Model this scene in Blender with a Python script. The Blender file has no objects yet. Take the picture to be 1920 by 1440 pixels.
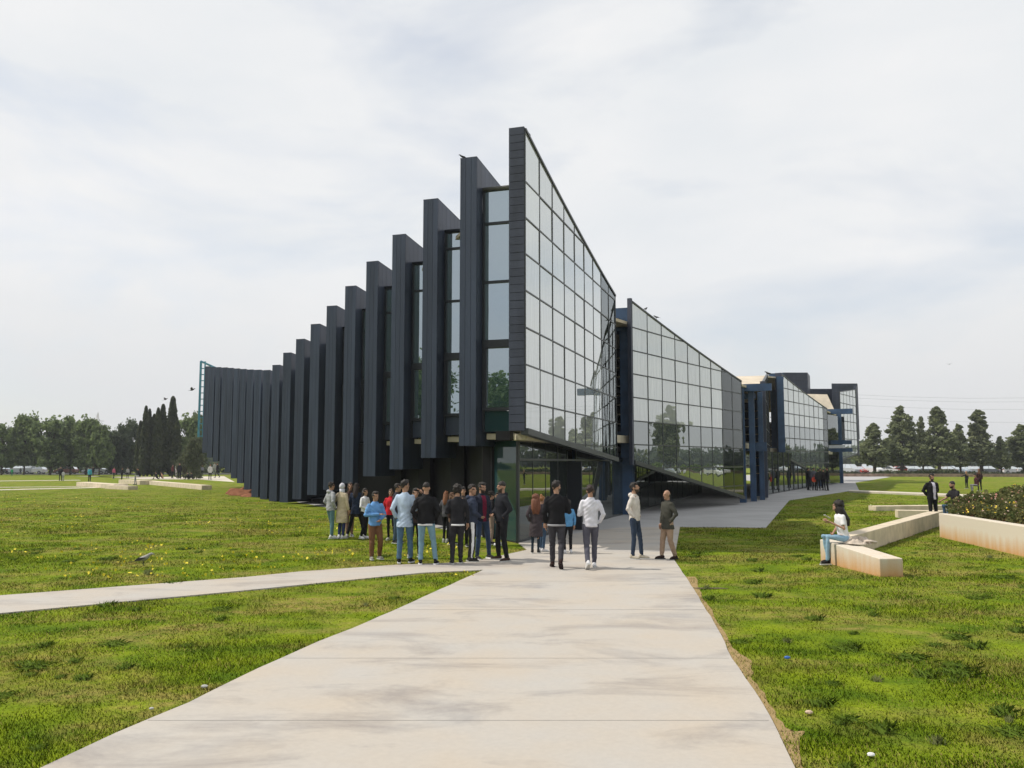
import bpy, math, random
import numpy as np
from mathutils import Vector, Matrix
random.seed(7); np.random.seed(7)
R = math.radians
scene = bpy.context.scene
COL = scene.collection

# ------------------------------------------------------------ camera, world, sun, exposure
H = 2.2; F = 1600.0; PITCH = math.atan(147/F)
cam_d = bpy.data.cameras.new('camera'); cam = bpy.data.objects.new('camera', cam_d); COL.objects.link(cam)
cam.location = (0, 0, H); cam.rotation_euler = (math.pi/2+PITCH, 0, 0)
cam_d.sensor_width = 36; cam_d.lens = 36*F/1920; cam_d.clip_end = 6000; cam_d.clip_start = .05
scene.camera = cam
SUND = Vector((.80, -.10, -1)).normalized()            # direction the light travels
sun_el = math.asin(-SUND.z)
w = bpy.data.worlds.new('World'); scene.world = w; w.use_nodes = True
nt = w.node_tree; nt.nodes.clear()
def nd(t, kind, **kw):
    n = t.nodes.new(kind)
    for k, v in kw.items(): setattr(n, k, v)
    return n
out = nd(nt, 'ShaderNodeOutputWorld')
sky = nd(nt, 'ShaderNodeTexSky', sky_type='NISHITA', sun_disc=False)
sky.sun_elevation = sun_el; sky.sun_rotation = math.atan2(-SUND.x, -SUND.y)
bg1 = nd(nt, 'ShaderNodeBackground'); bg1.inputs[1].default_value = .14
nt.links.new(sky.outputs[0], bg1.inputs[0])
tc = nd(nt, 'ShaderNodeTexCoord'); mp = nd(nt, 'ShaderNodeMapping'); mp.inputs['Scale'].default_value = (1.1, 1.1, 3.0)
mp.inputs['Location'].default_value = (.9, 2.3, 1.2)
nt.links.new(tc.outputs['Generated'], mp.inputs[0])
nz = nd(nt, 'ShaderNodeTexNoise'); nz.inputs['Scale'].default_value = 2.1; nz.inputs['Detail'].default_value = 7
nz.inputs['Roughness'].default_value = .52; nz.inputs['Distortion'].default_value = .4
nt.links.new(mp.outputs[0], nz.inputs['Vector'])
cr = nd(nt, 'ShaderNodeValToRGB'); cr.color_ramp.elements[0].position = .30; cr.color_ramp.elements[1].position = .52
cr.color_ramp.elements[0].color = (.58, .58, .58, 1); cr.color_ramp.elements[1].color = (1, 1, 1, 1)
nt.links.new(nz.outputs[0], cr.inputs[0])
nz2 = nd(nt, 'ShaderNodeTexNoise'); nz2.inputs['Scale'].default_value = 3.3; nz2.inputs['Detail'].default_value = 6
nt.links.new(mp.outputs[0], nz2.inputs['Vector'])
cc = nd(nt, 'ShaderNodeValToRGB'); cc.color_ramp.elements[0].position = .3; cc.color_ramp.elements[1].position = .7
cc.color_ramp.elements[0].color = (.80, .83, .86, 1); cc.color_ramp.elements[1].color = (.91, .912, .915, 1)
nt.links.new(nz2.outputs[0], cc.inputs[0])
sx = nd(nt, 'ShaderNodeSeparateXYZ'); nt.links.new(tc.outputs['Generated'], sx.inputs[0])
hz = nd(nt, 'ShaderNodeMapRange'); hz.inputs[1].default_value = 0; hz.inputs[2].default_value = .22
nt.links.new(sx.outputs[2], hz.inputs[0])
hm = nd(nt, 'ShaderNodeMixRGB'); hm.inputs[1].default_value = (.755, .755, .755, 1)
nt.links.new(hz.outputs[0], hm.inputs[0]); nt.links.new(cc.outputs[0], hm.inputs[2])
bg2 = nd(nt, 'ShaderNodeBackground'); bg2.inputs[1].default_value = 1.0; nt.links.new(hm.outputs[0], bg2.inputs[0])
inv = nd(nt, 'ShaderNodeMath', operation='SUBTRACT'); inv.inputs[0].default_value = 1; nt.links.new(hz.outputs[0], inv.inputs[1])
mxm = nd(nt, 'ShaderNodeMath', operation='MAXIMUM'); nt.links.new(cr.outputs[0], mxm.inputs[0]); nt.links.new(inv.outputs[0], mxm.inputs[1])
mxs = nd(nt, 'ShaderNodeMixShader'); nt.links.new(mxm.outputs[0], mxs.inputs[0]); nt.links.new(bg1.outputs[0], mxs.inputs[1]); nt.links.new(bg2.outputs[0], mxs.inputs[2])
nt.links.new(mxs.outputs[0], out.inputs[0])
sd = bpy.data.lights.new('sun', 'SUN'); sd.energy = 3.8; sd.angle = R(1.2); sd.color = (1, .93, .82)
so = bpy.data.objects.new('sun', sd); COL.objects.link(so); so.rotation_euler = SUND.to_track_quat('-Z', 'Y').to_euler(); so.location = (-30, 0, 40)
vs = scene.view_settings; vs.view_transform = 'Standard'; vs.look = 'None'; vs.gamma = 1; vs.exposure = 0; vs.use_curve_mapping = False
scene.render.engine = 'CYCLES'
scene.cycles.max_bounces = 7; scene.cycles.transparent_max_bounces = 12

# ------------------------------------------------------------ helpers
def ray(x, y):
    f = Vector((0, math.cos(PITCH), math.sin(PITCH))); u = Vector((0, -math.sin(PITCH), math.cos(PITCH)))
    return Vector((1, 0, 0))*((x-960)/F) + f - u*((y-720)/F)
def G(x, y, z=0.0):
    r = ray(x, y); return Vector((0, 0, H)) + r*((z-H)/r.z)
def At(x, y, Y):
    r = ray(x, y); return Vector((0, 0, H)) + r*(Y/r.y)

class MB:
    def __init__(s): s.v = []; s.f = []; s.m = []
    def add(s, vs, fs, mi=0):
        o = len(s.v); s.v += [tuple(v) for v in vs]; s.f += [tuple(i+o for i in f) for f in fs]; s.m += [mi]*len(fs)
    def box(s, c, d, rz=0, mi=0):
        cx, cy, cz = c; a, b, e = d[0]/2, d[1]/2, d[2]/2; co, si = math.cos(rz), math.sin(rz)
        vs = []
        for z in (-e, e):
            for x, y in ((-a, -b), (a, -b), (a, b), (-a, b)): vs.append((cx+x*co-y*si, cy+x*si+y*co, cz+z))
        s.add(vs, [(3, 2, 1, 0), (4, 5, 6, 7), (0, 1, 5, 4), (1, 2, 6, 5), (2, 3, 7, 6), (3, 0, 4, 7)], mi)
    def prism(s, pts, n, mi=0):
        """pts: planar polygon (3D), n: extrusion vector"""
        k = len(pts); pts = [Vector(p) for p in pts]; n = Vector(n)
        a = Vector((0, 0, 0))
        for i in range(1, k-1): a += (pts[i]-pts[0]).cross(pts[i+1]-pts[0])
        if a.dot(n) > 0: pts = pts[::-1]
        vs = pts + [p+n for p in pts]
        s.add(vs, [tuple(range(k)), tuple(range(2*k-1, k-1, -1))] + [((i+1) % k, i, k+i, k+(i+1) % k) for i in range(k)], mi)
    def tube(s, pts, rs, n=8, mi=0, sy=1.0, cap=True):
        pts = [Vector(p) for p in pts]; vs = []; fs = []
        prev = None
        for i, p in enumerate(pts):
            d = (pts[min(i+1, len(pts)-1)]-pts[max(i-1, 0)]).normalized()
            if prev is None:
                a = Vector((1, 0, 0)) if abs(d.x) < .8 else Vector((0, 1, 0))
            else: a = prev
            a = (a - d*a.dot(d)).normalized(); prev = a; b = d.cross(a)
            for j in range(n):
                t = 2*math.pi*j/n; vs.append(p + a*math.cos(t)*rs[i] + b*math.sin(t)*rs[i]*sy)
        for i in range(len(pts)-1):
            for j in range(n):
                k = (j+1) % n; fs.append((i*n+j, i*n+k, (i+1)*n+k, (i+1)*n+j))
        if cap:
            fs.append(tuple(range(n-1, -1, -1))); fs.append(tuple((len(pts)-1)*n+j for j in range(n)))
        s.add(vs, fs, mi)
    def loft(s, secs, n=14, mi=0):
        """secs: (center, rx, ry[, tilt]) horizontal-ish ellipses"""
        vs = []; fs = []
        for c, rx, ry in secs:
            for j in range(n):
                t = 2*math.pi*j/n; vs.append((c[0]+rx*math.cos(t), c[1]+ry*math.sin(t), c[2]))
        m = len(secs)
        up = secs[-1][0][2] > secs[0][0][2]
        for i in range(m-1):
            for j in range(n):
                k = (j+1) % n; q = (i*n+j, i*n+k, (i+1)*n+k, (i+1)*n+j); fs.append(q if up else q[::-1])
        a, b = tuple(range(n-1, -1, -1)), tuple((m-1)*n+j for j in range(n))
        fs += [a, b] if up else [a[::-1], b[::-1]]
        s.add(vs, fs, mi)
    def ell(s, c, r, M=None, nu=12, nv=8, mi=0):
        vs = [(0, 0, -1)]; fs = []
        for i in range(1, nv):
            p = -math.pi/2+math.pi*i/nv
            for j in range(nu):
                t = 2*math.pi*j/nu; vs.append((math.cos(p)*math.cos(t), math.cos(p)*math.sin(t), math.sin(p)))
        vs.append((0, 0, 1)); L = len(vs)-1
        for j in range(nu):
            k = (j+1) % nu; fs.append((0, 1+k, 1+j)); fs.append((L, L-nu+j, L-nu+k))
            for i in range(nv-2): fs.append((1+i*nu+j, 1+i*nu+k, 1+(i+1)*nu+k, 1+(i+1)*nu+j))
        res = []
        for v in vs:
            q = Vector((v[0]*r[0], v[1]*r[1], v[2]*r[2]))
            if M is not None: q = M @ q
            res.append(q+Vector(c))
        s.add(res, fs, mi)
    def mesh(s, name, mats=()):
        me = bpy.data.meshes.new(name); me.from_pydata(s.v, [], s.f)
        for m in (mats if isinstance(mats, (list, tuple)) else [mats]): me.materials.append(m)
        if any(s.m): me.polygons.foreach_set('material_index', s.m)
        me.update(); return me
    def build(s, name, mats, parent=None, smooth=False):
        me = s.mesh(name, mats)
        if smooth: me.polygons.foreach_set('use_smooth', [True]*len(me.polygons))
        return link(name, me, parent)
def link(name, me, parent=None):
    o = bpy.data.objects.new(name, me); COL.objects.link(o)
    if parent is not None: o.parent = parent
    return o
def empty(name, loc=(0, 0, 0), rz=0):
    o = bpy.data.objects.new(name, None); COL.objects.link(o); o.location = loc; o.rotation_euler = (0, 0, rz); o.empty_display_size = .3; return o
def tag(o, label=None, cat=None, group=None, kind=None):
    if label: o['label'] = label
    if cat: o['category'] = cat
    if group: o['group'] = group
    if kind: o['kind'] = kind
    return o

def mat(name, col, rough=.6, spec=.4, metal=0, var=0, vscale=3, bump=0, bscale=30, col2=None, stretch=(1, 1, 1), coat=0):
    m = bpy.data.materials.new(name); m.use_nodes = True; t = m.node_tree; b = t.nodes['Principled BSDF']
    b.inputs['Base Color'].default_value = (*col, 1); b.inputs['Roughness'].default_value = rough
    b.inputs['Specular IOR Level'].default_value = spec; b.inputs['Metallic'].default_value = metal
    b.inputs['Coat Weight'].default_value = coat
    if var or bump or col2:
        c = nd(t, 'ShaderNodeTexCoord'); mpg = nd(t, 'ShaderNodeMapping'); mpg.inputs['Scale'].default_value = stretch
        t.links.new(c.outputs['Object'], mpg.inputs[0])
    if var or col2:
        n = nd(t, 'ShaderNodeTexNoise'); n.inputs['Scale'].default_value = vscale; n.inputs['Detail'].default_value = 5
        t.links.new(mpg.outputs[0], n.inputs['Vector'])
        r = nd(t, 'ShaderNodeValToRGB'); r.color_ramp.elements[0].position = .33; r.color_ramp.elements[1].position = .67
        if col2: r.color_ramp.elements[0].color = (*col, 1); r.color_ramp.elements[1].color = (*col2, 1)
        else:
            r.color_ramp.elements[0].color = (*[x*(1-var) for x in col], 1); r.color_ramp.elements[1].color = (*[min(1, x*(1+var)) for x in col], 1)
        t.links.new(n.outputs[0], r.inputs[0]); t.links.new(r.outputs[0], b.inputs['Base Color'])
    if bump:
        n = nd(t, 'ShaderNodeTexNoise'); n.inputs['Scale'].default_value = bscale; n.inputs['Detail'].default_value = 3
        t.links.new(mpg.outputs[0], n.inputs['Vector'])
        bp = nd(t, 'ShaderNodeBump'); bp.inputs['Strength'].default_value = bump; bp.inputs['Distance'].default_value = .02
        t.links.new(n.outputs[0], bp.inputs['Height']); t.links.new(bp.outputs[0], b.inputs['Normal'])
    return m

def glass_mat(name, base, gloss=(.8, .84, .84), ior=2.0, gain=1.2, rough=.01, transp=0, tint=(.6, .7, .68), bump=.02, streak=0):
    m = bpy.data.materials.new(name); m.use_nodes = True; t = m.node_tree; t.nodes.clear()
    o = nd(t, 'ShaderNodeOutputMaterial'); d = nd(t, 'ShaderNodeBsdfDiffuse'); d.inputs[0].default_value = (*base, 1)
    g = nd(t, 'ShaderNodeBsdfGlossy'); g.inputs[0].default_value = (*gloss, 1); g.inputs['Roughness'].default_value = rough
    c = nd(t, 'ShaderNodeTexCoord'); n = nd(t, 'ShaderNodeTexNoise'); n.inputs['Scale'].default_value = 1.1; n.inputs['Detail'].default_value = 1
    t.links.new(c.outputs['Object'], n.inputs['Vector'])
    bp = nd(t, 'ShaderNodeBump'); bp.inputs['Strength'].default_value = bump*3; bp.inputs['Distance'].default_value = .05
    t.links.new(n.outputs[0], bp.inputs['Height']); t.links.new(bp.outputs[0], g.inputs['Normal'])
    body = d
    if streak:
        mpg = nd(t, 'ShaderNodeMapping'); mpg.inputs['Scale'].default_value = (3, 3, .35); t.links.new(c.outputs['Object'], mpg.inputs[0])
        n2 = nd(t, 'ShaderNodeTexNoise'); n2.inputs['Scale'].default_value = 3; n2.inputs['Detail'].default_value = 5; t.links.new(mpg.outputs[0], n2.inputs['Vector'])
        r = nd(t, 'ShaderNodeValToRGB'); r.color_ramp.elements[0].position = .3; r.color_ramp.elements[1].position = .75
        r.color_ramp.elements[0].color = (*[b*(1-streak) for b in base], 1); r.color_ramp.elements[1].color = (*[b*(1+streak) for b in base], 1)
        t.links.new(n2.outputs[0], r.inputs[0]); t.links.new(r.outputs[0], d.inputs[0])
    if transp:
        tr = nd(t, 'ShaderNodeBsdfTransparent'); tr.inputs[0].default_value = (*tint, 1)
        mx0 = nd(t, 'ShaderNodeMixShader'); mx0.inputs[0].default_value = transp
        t.links.new(d.outputs[0], mx0.inputs[1]); t.links.new(tr.outputs[0], mx0.inputs[2]); body = mx0
    fr = nd(t, 'ShaderNodeFresnel'); fr.inputs[0].default_value = ior
    ml = nd(t, 'ShaderNodeMath', operation='MULTIPLY', use_clamp=True); ml.inputs[1].default_value = gain; t.links.new(fr.outputs[0], ml.inputs[0])
    mx = nd(t, 'ShaderNodeMixShader'); t.links.new(ml.outputs[0], mx.inputs[0]); t.links.new(body.outputs[0], mx.inputs[1]); t.links.new(g.outputs[0], mx.inputs[2])
    t.links.new(mx.outputs[0], o.inputs[0]); return m

def vary(m, amt):
    t = m.node_tree; b = t.nodes.get('Principled BSDF') or [n for n in t.nodes if n.type == 'BSDF_DIFFUSE'][0]
    inp = b.inputs[0]; oi = nd(t, 'ShaderNodeObjectInfo'); mr = nd(t, 'ShaderNodeMapRange'); mr.inputs[3].default_value = 1-amt; mr.inputs[4].default_value = 1+amt
    t.links.new(oi.outputs['Random'], mr.inputs[0]); hs = nd(t, 'ShaderNodeHueSaturation'); t.links.new(mr.outputs[0], hs.inputs['Value'])
    if inp.links: t.links.new(inp.links[0].from_socket, hs.inputs['Color'])
    else: hs.inputs['Color'].default_value = inp.default_value
    t.links.new(hs.outputs[0], inp); return m
M = {}
M['clad'] = mat('dark_cladding', (.040, .054, .088), .42, .35, var=.18, vscale=1.3, stretch=(2, 2, .25))
M['clad2'] = mat('dark_cladding_warm', (.046, .054, .080), .45, .3, var=.2, vscale=1.5, stretch=(2, 2, .5))
M['cladcore'] = mat('cladding_joint', (.010, .012, .017), .6, .2)
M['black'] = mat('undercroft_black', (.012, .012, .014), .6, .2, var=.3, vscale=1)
M['frame'] = mat('window_frame', (.022, .026, .034), .4, .4)
M['mull'] = mat('mullion_metal', (.028, .033, .036), .4, .5)
M['blue'] = mat('blue_steel', (.030, .070, .145), .42, .45, var=.2, vscale=2)
M['teal'] = mat('teal_steel', (.07, .26, .36), .45, .4, var=.15, vscale=2)
M['cream'] = mat('cream_soffit', (.52, .47, .36), .7, .2, var=.12, vscale=2)
M['roofm'] = mat('cream_roof_membrane', (.55, .48, .38), .8, .2, var=.15, vscale=1)
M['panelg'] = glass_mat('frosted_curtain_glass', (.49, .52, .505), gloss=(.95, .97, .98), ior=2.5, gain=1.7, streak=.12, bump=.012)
M['mirror'] = glass_mat('reflective_curtain_glass', (.07, .085, .08), gloss=(.90, .94, .94), ior=2.5, gain=1.7, bump=.03)
M['clear'] = glass_mat('clear_curtain_glass', (.03, .045, .045), ior=1.75, gain=1.1, transp=.85, tint=(.5, .62, .62), bump=.012)
M['gfglass'] = glass_mat('ground_floor_glass', (.06, .075, .07), ior=2.4, gain=1.35, transp=.62, tint=(.42, .5, .48), bump=.006)
M['bayglass'] = glass_mat('bay_window_glass', (.05, .105, .085), gloss=(.70, .80, .90), ior=3.0, gain=1.9, bump=.03)
M['tealglass'] = glass_mat('teal_spandrel', (.02, .052, .058), ior=1.6, gain=1.0, bump=.004)
M['darkglass'] = glass_mat('dark_window_glass', (.01, .012, .014), ior=1.6, gain=1.0)
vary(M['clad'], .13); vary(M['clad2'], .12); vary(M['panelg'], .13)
M['concw'] = mat('bench_concrete', (.58, .50, .38), .85, .2, var=.14, vscale=3, bump=.25, bscale=25)
M['paving'] = mat('plaza_paving', (.37, .367, .365), .8, .2, var=.12, vscale=.5, bump=.1)
M['soil'] = mat('brown_soil', (.20, .085, .045), .95, .1, var=.3, vscale=2, bump=.5, bscale=8)
M['asphalt'] = mat('asphalt', (.06, .06, .06), .9, .2, var=.15)
M['white'] = mat('white_paint', (.7, .7, .7), .5, .4, var=.05)
M['bark'] = mat('bark', (.07, .052, .038), .9, .1, var=.3, vscale=4)

# ------------------------------------------------------------ ground materials
def grass_nodes(m, blade=False):
    t = m.node_tree; b = t.nodes['Principled BSDF']; b.inputs['Roughness'].default_value = .9; b.inputs['Specular IOR Level'].default_value = .04
    c = nd(t, 'ShaderNodeTexCoord')
    def noise(sc, det, st=(1, 1, 1), dist=0):
        mpg = nd(t, 'ShaderNodeMapping'); mpg.inputs['Scale'].default_value = st; t.links.new(c.outputs['Object'], mpg.inputs[0])
        n = nd(t, 'ShaderNodeTexNoise'); n.inputs['Scale'].default_value = sc; n.inputs['Detail'].default_value = det; n.inputs['Distortion'].default_value = dist
        t.links.new(mpg.outputs[0], n.inputs['Vector']); return n
    def ramp(n, p0, p1, c0, c1):
        r = nd(t, 'ShaderNodeValToRGB'); r.color_ramp.elements[0].position = p0; r.color_ramp.elements[1].position = p1
        r.color_ramp.elements[0].color = (*c0, 1); r.color_ramp.elements[1].color = (*c1, 1); t.links.new(n.outputs[0], r.inputs[0]); return r
    k = 1.68 if blade else 1.32
    g1 = ramp(noise(1.6, 6), .35, .65, (.064*k, .108*k, .007*k), (.142*k, .186*k, .010*k))
    dry = ramp(noise(.42, 6, (1, 1.7, 1), .8), .44, .64, (0, 0, 0), (1, 1, 1))
    dfine = ramp(noise(5.5, 5), .38, .62, (.25, .25, .25), (1, 1, 1))
    ml = nd(t, 'ShaderNodeMixRGB', blend_type='MULTIPLY'); ml.inputs[0].default_value = 1; t.links.new(dry.outputs[0], ml.inputs[1]); t.links.new(dfine.outputs[0], ml.inputs[2])
    sc = nd(t, 'ShaderNodeMath', operation='MULTIPLY'); sc.inputs[1].default_value = .85; t.links.new(ml.outputs[0], sc.inputs[0])
    mx = nd(t, 'ShaderNodeMixRGB'); t.links.new(sc.outputs[0], mx.inputs[0]); t.links.new(g1.outputs[0], mx.inputs[1]); mx.inputs[2].default_value = (.225*k, .175*k, .060*k, 1)
    fine = ramp(noise(32 if not blade else 55, 4), .3, .7, (.68, .70, .62), (1.22, 1.2, 1.15))
    m2 = nd(t, 'ShaderNodeMixRGB', blend_type='MULTIPLY'); m2.inputs[0].default_value = 1; t.links.new(mx.outputs[0], m2.inputs[1]); t.links.new(fine.outputs[0], m2.inputs[2])
    t.links.new(m2.outputs[0], b.inputs['Base Color'])
    if not blade:
        n = noise(14, 6); bp = nd(t, 'ShaderNodeBump'); bp.inputs['Strength'].default_value = .9; bp.inputs['Distance'].default_value = .06
        t.links.new(n.outputs[0], bp.inputs['Height']); t.links.new(bp.outputs[0], b.inputs['Normal'])
M['lawn'] = bpy.data.materials.new('lawn'); M['lawn'].use_nodes = True; grass_nodes(M['lawn'])
M['straw'] = mat('straw_blades', (.33, .27, .085), .8, .1, col2=(.25, .25, .05), vscale=20)
M['blade'] = bpy.data.materials.new('grass_blades'); M['blade'].use_nodes = True; grass_nodes(M['blade'], True)

def path_mat():
    m = bpy.data.materials.new('path_concrete'); m.use_nodes = True; t = m.node_tree; b = t.nodes['Principled BSDF']
    b.inputs['Roughness'].default_value = .8; b.inputs['Specular IOR Level'].default_value = .25
    c = nd(t, 'ShaderNodeTexCoord')
    def noise(sc, det, st, dist=0):
        mpg = nd(t, 'ShaderNodeMapping'); mpg.inputs['Scale'].default_value = st; t.links.new(c.outputs['Object'], mpg.inputs[0])
        n = nd(t, 'ShaderNodeTexNoise'); n.inputs['Scale'].default_value = sc; n.inputs['Detail'].default_value = det; n.inputs['Distortion'].default_value = dist
        t.links.new(mpg.outputs[0], n.inputs['Vector']); return n
    r1 = nd(t, 'ShaderNodeValToRGB'); e = r1.color_ramp.elements; e[0].position = .3; e[1].position = .7
    e[0].color = (.435, .385, .325, 1); e[1].color = (.415, .395, .368, 1)
    t.links.new(noise(.9, 5, (1, 1, 1)).outputs[0], r1.inputs[0])
    r2 = nd(t, 'ShaderNodeValToRGB'); e = r2.color_ramp.elements; e[0].position = .33; e[1].position = .50
    e[0].color = (.62, .62, .66, 1); e[1].color = (1, 1, 1, 1)
    nst = noise(.62, 12, (.75, 1.7, 1), .6); nst.inputs['Roughness'].default_value = .68
    t.links.new(nst.outputs[0], r2.inputs[0])
    r3 = nd(t, 'ShaderNodeValToRGB'); e = r3.color_ramp.elements; e[0].position = .3; e[1].position = .7
    e[0].color = (.965, .965, .965, 1); e[1].color = (1.03, 1.03, 1.025, 1)
    t.links.new(noise(22, 6, (1, 1, 1)).outputs[0], r3.inputs[0])
    m1 = nd(t, 'ShaderNodeMixRGB', blend_type='MULTIPLY'); m1.inputs[0].default_value = .8; t.links.new(r1.outputs[0], m1.inputs[1]); t.links.new(r2.outputs[0], m1.inputs[2])
    m2 = nd(t, 'ShaderNodeMixRGB', blend_type='MULTIPLY'); m2.inputs[0].default_value = 1; t.links.new(m1.outputs[0], m2.inputs[1]); t.links.new(r3.outputs[0], m2.inputs[2])
    t.links.new(m2.outputs[0], b.inputs['Base Color'])
    bp = nd(t, 'ShaderNodeBump'); bp.inputs['Strength'].default_value = .12; bp.inputs['Distance'].default_value = .006
    t.links.new(noise(40, 5, (1, 1, 1)).outputs[0], bp.inputs['Height']); t.links.new(bp.outputs[0], b.inputs['Normal'])
    return m
M['path'] = path_mat()

# ------------------------------------------------------------ ground, paths
b = MB(); b.add([(-2500, -800, 0), (2500, -800, 0), (2500, 3500, 0), (-2500, 3500, 0)], [(0, 1, 2, 3)])
tag(b.build('ground', M['lawn']), kind='structure')
def jag(pts, amp, n=10):
    """a slightly ragged edge along a polyline"""
    r = []
    for a, c in zip(pts[:-1], pts[1:]):
        L = (c-a).length; k = max(1, int(L/.25)); k = min(k, 40)
        for i in range(k):
            p = a.lerp(c, i/k); d = (c-a).normalized(); q = Vector((-d.y, d.x, 0))
            r.append(p + q*random.uniform(-amp, amp))
    r.append(pts[-1]); return r
def slab(name, pts, m, z0, z1):
    mb = MB(); mb.prism([(p[0], p[1], z0) for p in pts], (0, 0, z1-z0)); o = mb.build(name, m); tag(o, kind='structure'); return o
le = [G(x, y) for x, y in ((87.5, 1440), (233, 1371.6), (364.6, 1317), (437.5, 1278.6), (598, 1205.7), (700, 1163.8), (906, 1070.5))]
re_ = [G(x, y) for x, y in ((1486, 1437), (1453, 1364.5), (1409.6, 1291.6), (1369.5, 1233), (1344, 1178.5), (1293, 1095), (1264, 1051), (1275, 988))]
d = (le[0]-le[1]).normalized(); le = [le[0]+d*7] + le
d = (re_[0]-re_[1]).normalized(); re_ = [re_[0]+d*7] + re_
p2lo = [G(x, y) for x, y in ((906, 1070.5), (789, 1076), (560, 1099), (460, 1109), (0, 1152.3), (-500, 1200))]
p2hi = [G(x, y) for x, y in ((-500, 1152), (0, 1118.7), (460, 1084), (560, 1073.7), (739, 1061), (870, 1056), (927, 1046), (988, 1032.5), (972, 1019))]
def spline(p, n=8):
    r = []; q = [p[0]*2-p[1]]+list(p)+[p[-1]*2-p[-2]]
    for i in range(1, len(q)-2):
        for j in range(n):
            t = j/n; a, b_, c, d_ = q[i-1], q[i], q[i+1], q[i+2]
            r.append((b_*2+(c-a)*t+(a*2-b_*5+c*4-d_)*t*t+(b_*3-a-c*3+d_)*t**3)*.5)
    r.append(p[-1]); return r
apex = re_[-1]; re_ = spline(re_[:-1])+[apex]; le = spline(le)
main_poly = jag(le, .012) + jag(p2lo, .012)[1:] + jag(p2hi, .012) + [Vector((1.2, 25.5, 0)), Vector((3.6, 29, 0)), apex] + jag(re_[::-1], .008)[1:]
Yk = le[-1].y; Ye = np.linspace(3.2, Yk, 34); mb = MB(); vs_ = []
lx = np.interp(Ye, [p.y for p in le], [p.x for p in le]); rx = np.interp(Ye, [p.y for p in re_], [p.x for p in re_])
for i, y in enumerate(Ye):
    w0 = random.uniform(-.008, .008) if 0 < i < 33 else 0
    vs_ += [(lx[i]+w0, y, -.1), (lx[i]+w0, y, .022)]+[(lx[i]+(rx[i]-lx[i])*t, y, .022) for t in (.25, .5, .75)]+[(rx[i]-w0, y, .022), (rx[i]-w0, y, -.1)]
fs_ = [(i*7+j, i*7+j+1, i*7+j+8, i*7+j+7) for i in range(33) for j in range(6)]
mb.add(vs_, [f[::-1] for f in fs_])
rest = [(lx[-1], Yk)]+[(p.x, p.y) for p in p2lo[1:]]+[(p.x, p.y) for p in p2hi]+[(1.2, 25.5), (3.6, 29), (apex.x, apex.y)]+[(p.x, p.y) for p in re_[::-1] if Yk < p.y < apex.y-.01]+[(rx[-1], Yk)]
mb.prism([(x, y, -.1) for x, y in rest], (0, 0, .122))
tag(mb.build('path', M['path']), kind='structure')
plaza = [Vector((0.3, 23.4, 0)), Vector((3.9, 28.8, 0)), G(1275, 988.5), G(1436, 990), G(1480, 938.5), G(1592, 921), G(1611, 920), G(1603.7, 905), G(1670, 894.5), G(1640, 892), Vector((60, 150, 0)), Vector((30, 150, 0)), Vector((28, 90, 0)), Vector((0, 60, 0)), Vector((-18, 60, 0)), Vector((-1, 26, 0))]
slab('plaza', plaza, M['paving'], -.1, .014)
# paving joints: long slabs laid across the plaza are thin recessed lines
def strip(name, a, c, wd, m, z1=.02, z0=-.05):
    a = Vector(a[:]); c = Vector(c[:]); d = (c-a).normalized(); q = Vector((-d.y, d.x, 0))*wd/2
    return slab(name, [a-q, c-q, c+q, a+q], m, z0, z1)
M['farpath'] = mat('pale_path', (.55, .50, .42), .85, .2, var=.1)
strip('path', G(-300, 926), G(196, 914), 2.0, M['farpath'])
strip('path', G(-300, 917), G(200, 912), 1.1, M['farpath'])
strip('path', G(-300, 905), G(150, 900.5), 2.5, M['farpath'])
slab('path', [G(140, 893.5), G(175, 893), G(270, 899), G(372, 899), G(440, 904), G(420, 893), G(300, 894.5), G(220, 894)], M['farpath'], -.05, .02)
slab('parking_lot', [Vector((-220, 156, 0)), Vector((-20, 156, 0)), Vector((-20, 175, 0)), Vector((-220, 175, 0))], M['asphalt'], -.05, .015)
slab('parking_lot', [Vector((60, 161, 0)), Vector((420, 115, 0)), Vector((420, 230, 0)), Vector((60, 215, 0))], M['asphalt'], -.05, .015)
slab('curb_path', [G(1592, 921.5), G(1723, 926.6), G(1830, 931), G(1960, 934), G(1960, 937), G(1830, 934), G(1723, 929), G(1592, 923.5)], M['farpath'], -.05, .12)
# bare soil bank below the rising fins
sb = MB(); pr = [(440, 903, 62), (488, 930, 54)]
for (X, Y, r1, h) in ((-17.4, 58.3, 1.8, .40), (-18.6, 60.6, 1.5, .45), (-16.4, 56.3, 1.3, .2)):
    sb.ell((X, Y, 0), (r1, 1.6, h), nu=28, nv=14)
sb.v = [(v[0]+random.uniform(-.08, .08), v[1], v[2]*(1+.25*math.sin(v[0]*5)+random.uniform(-.12, .12))) for v in sb.v]
tag(sb.build('soil_bank', M['soil'], smooth=True), kind='structure')
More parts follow.
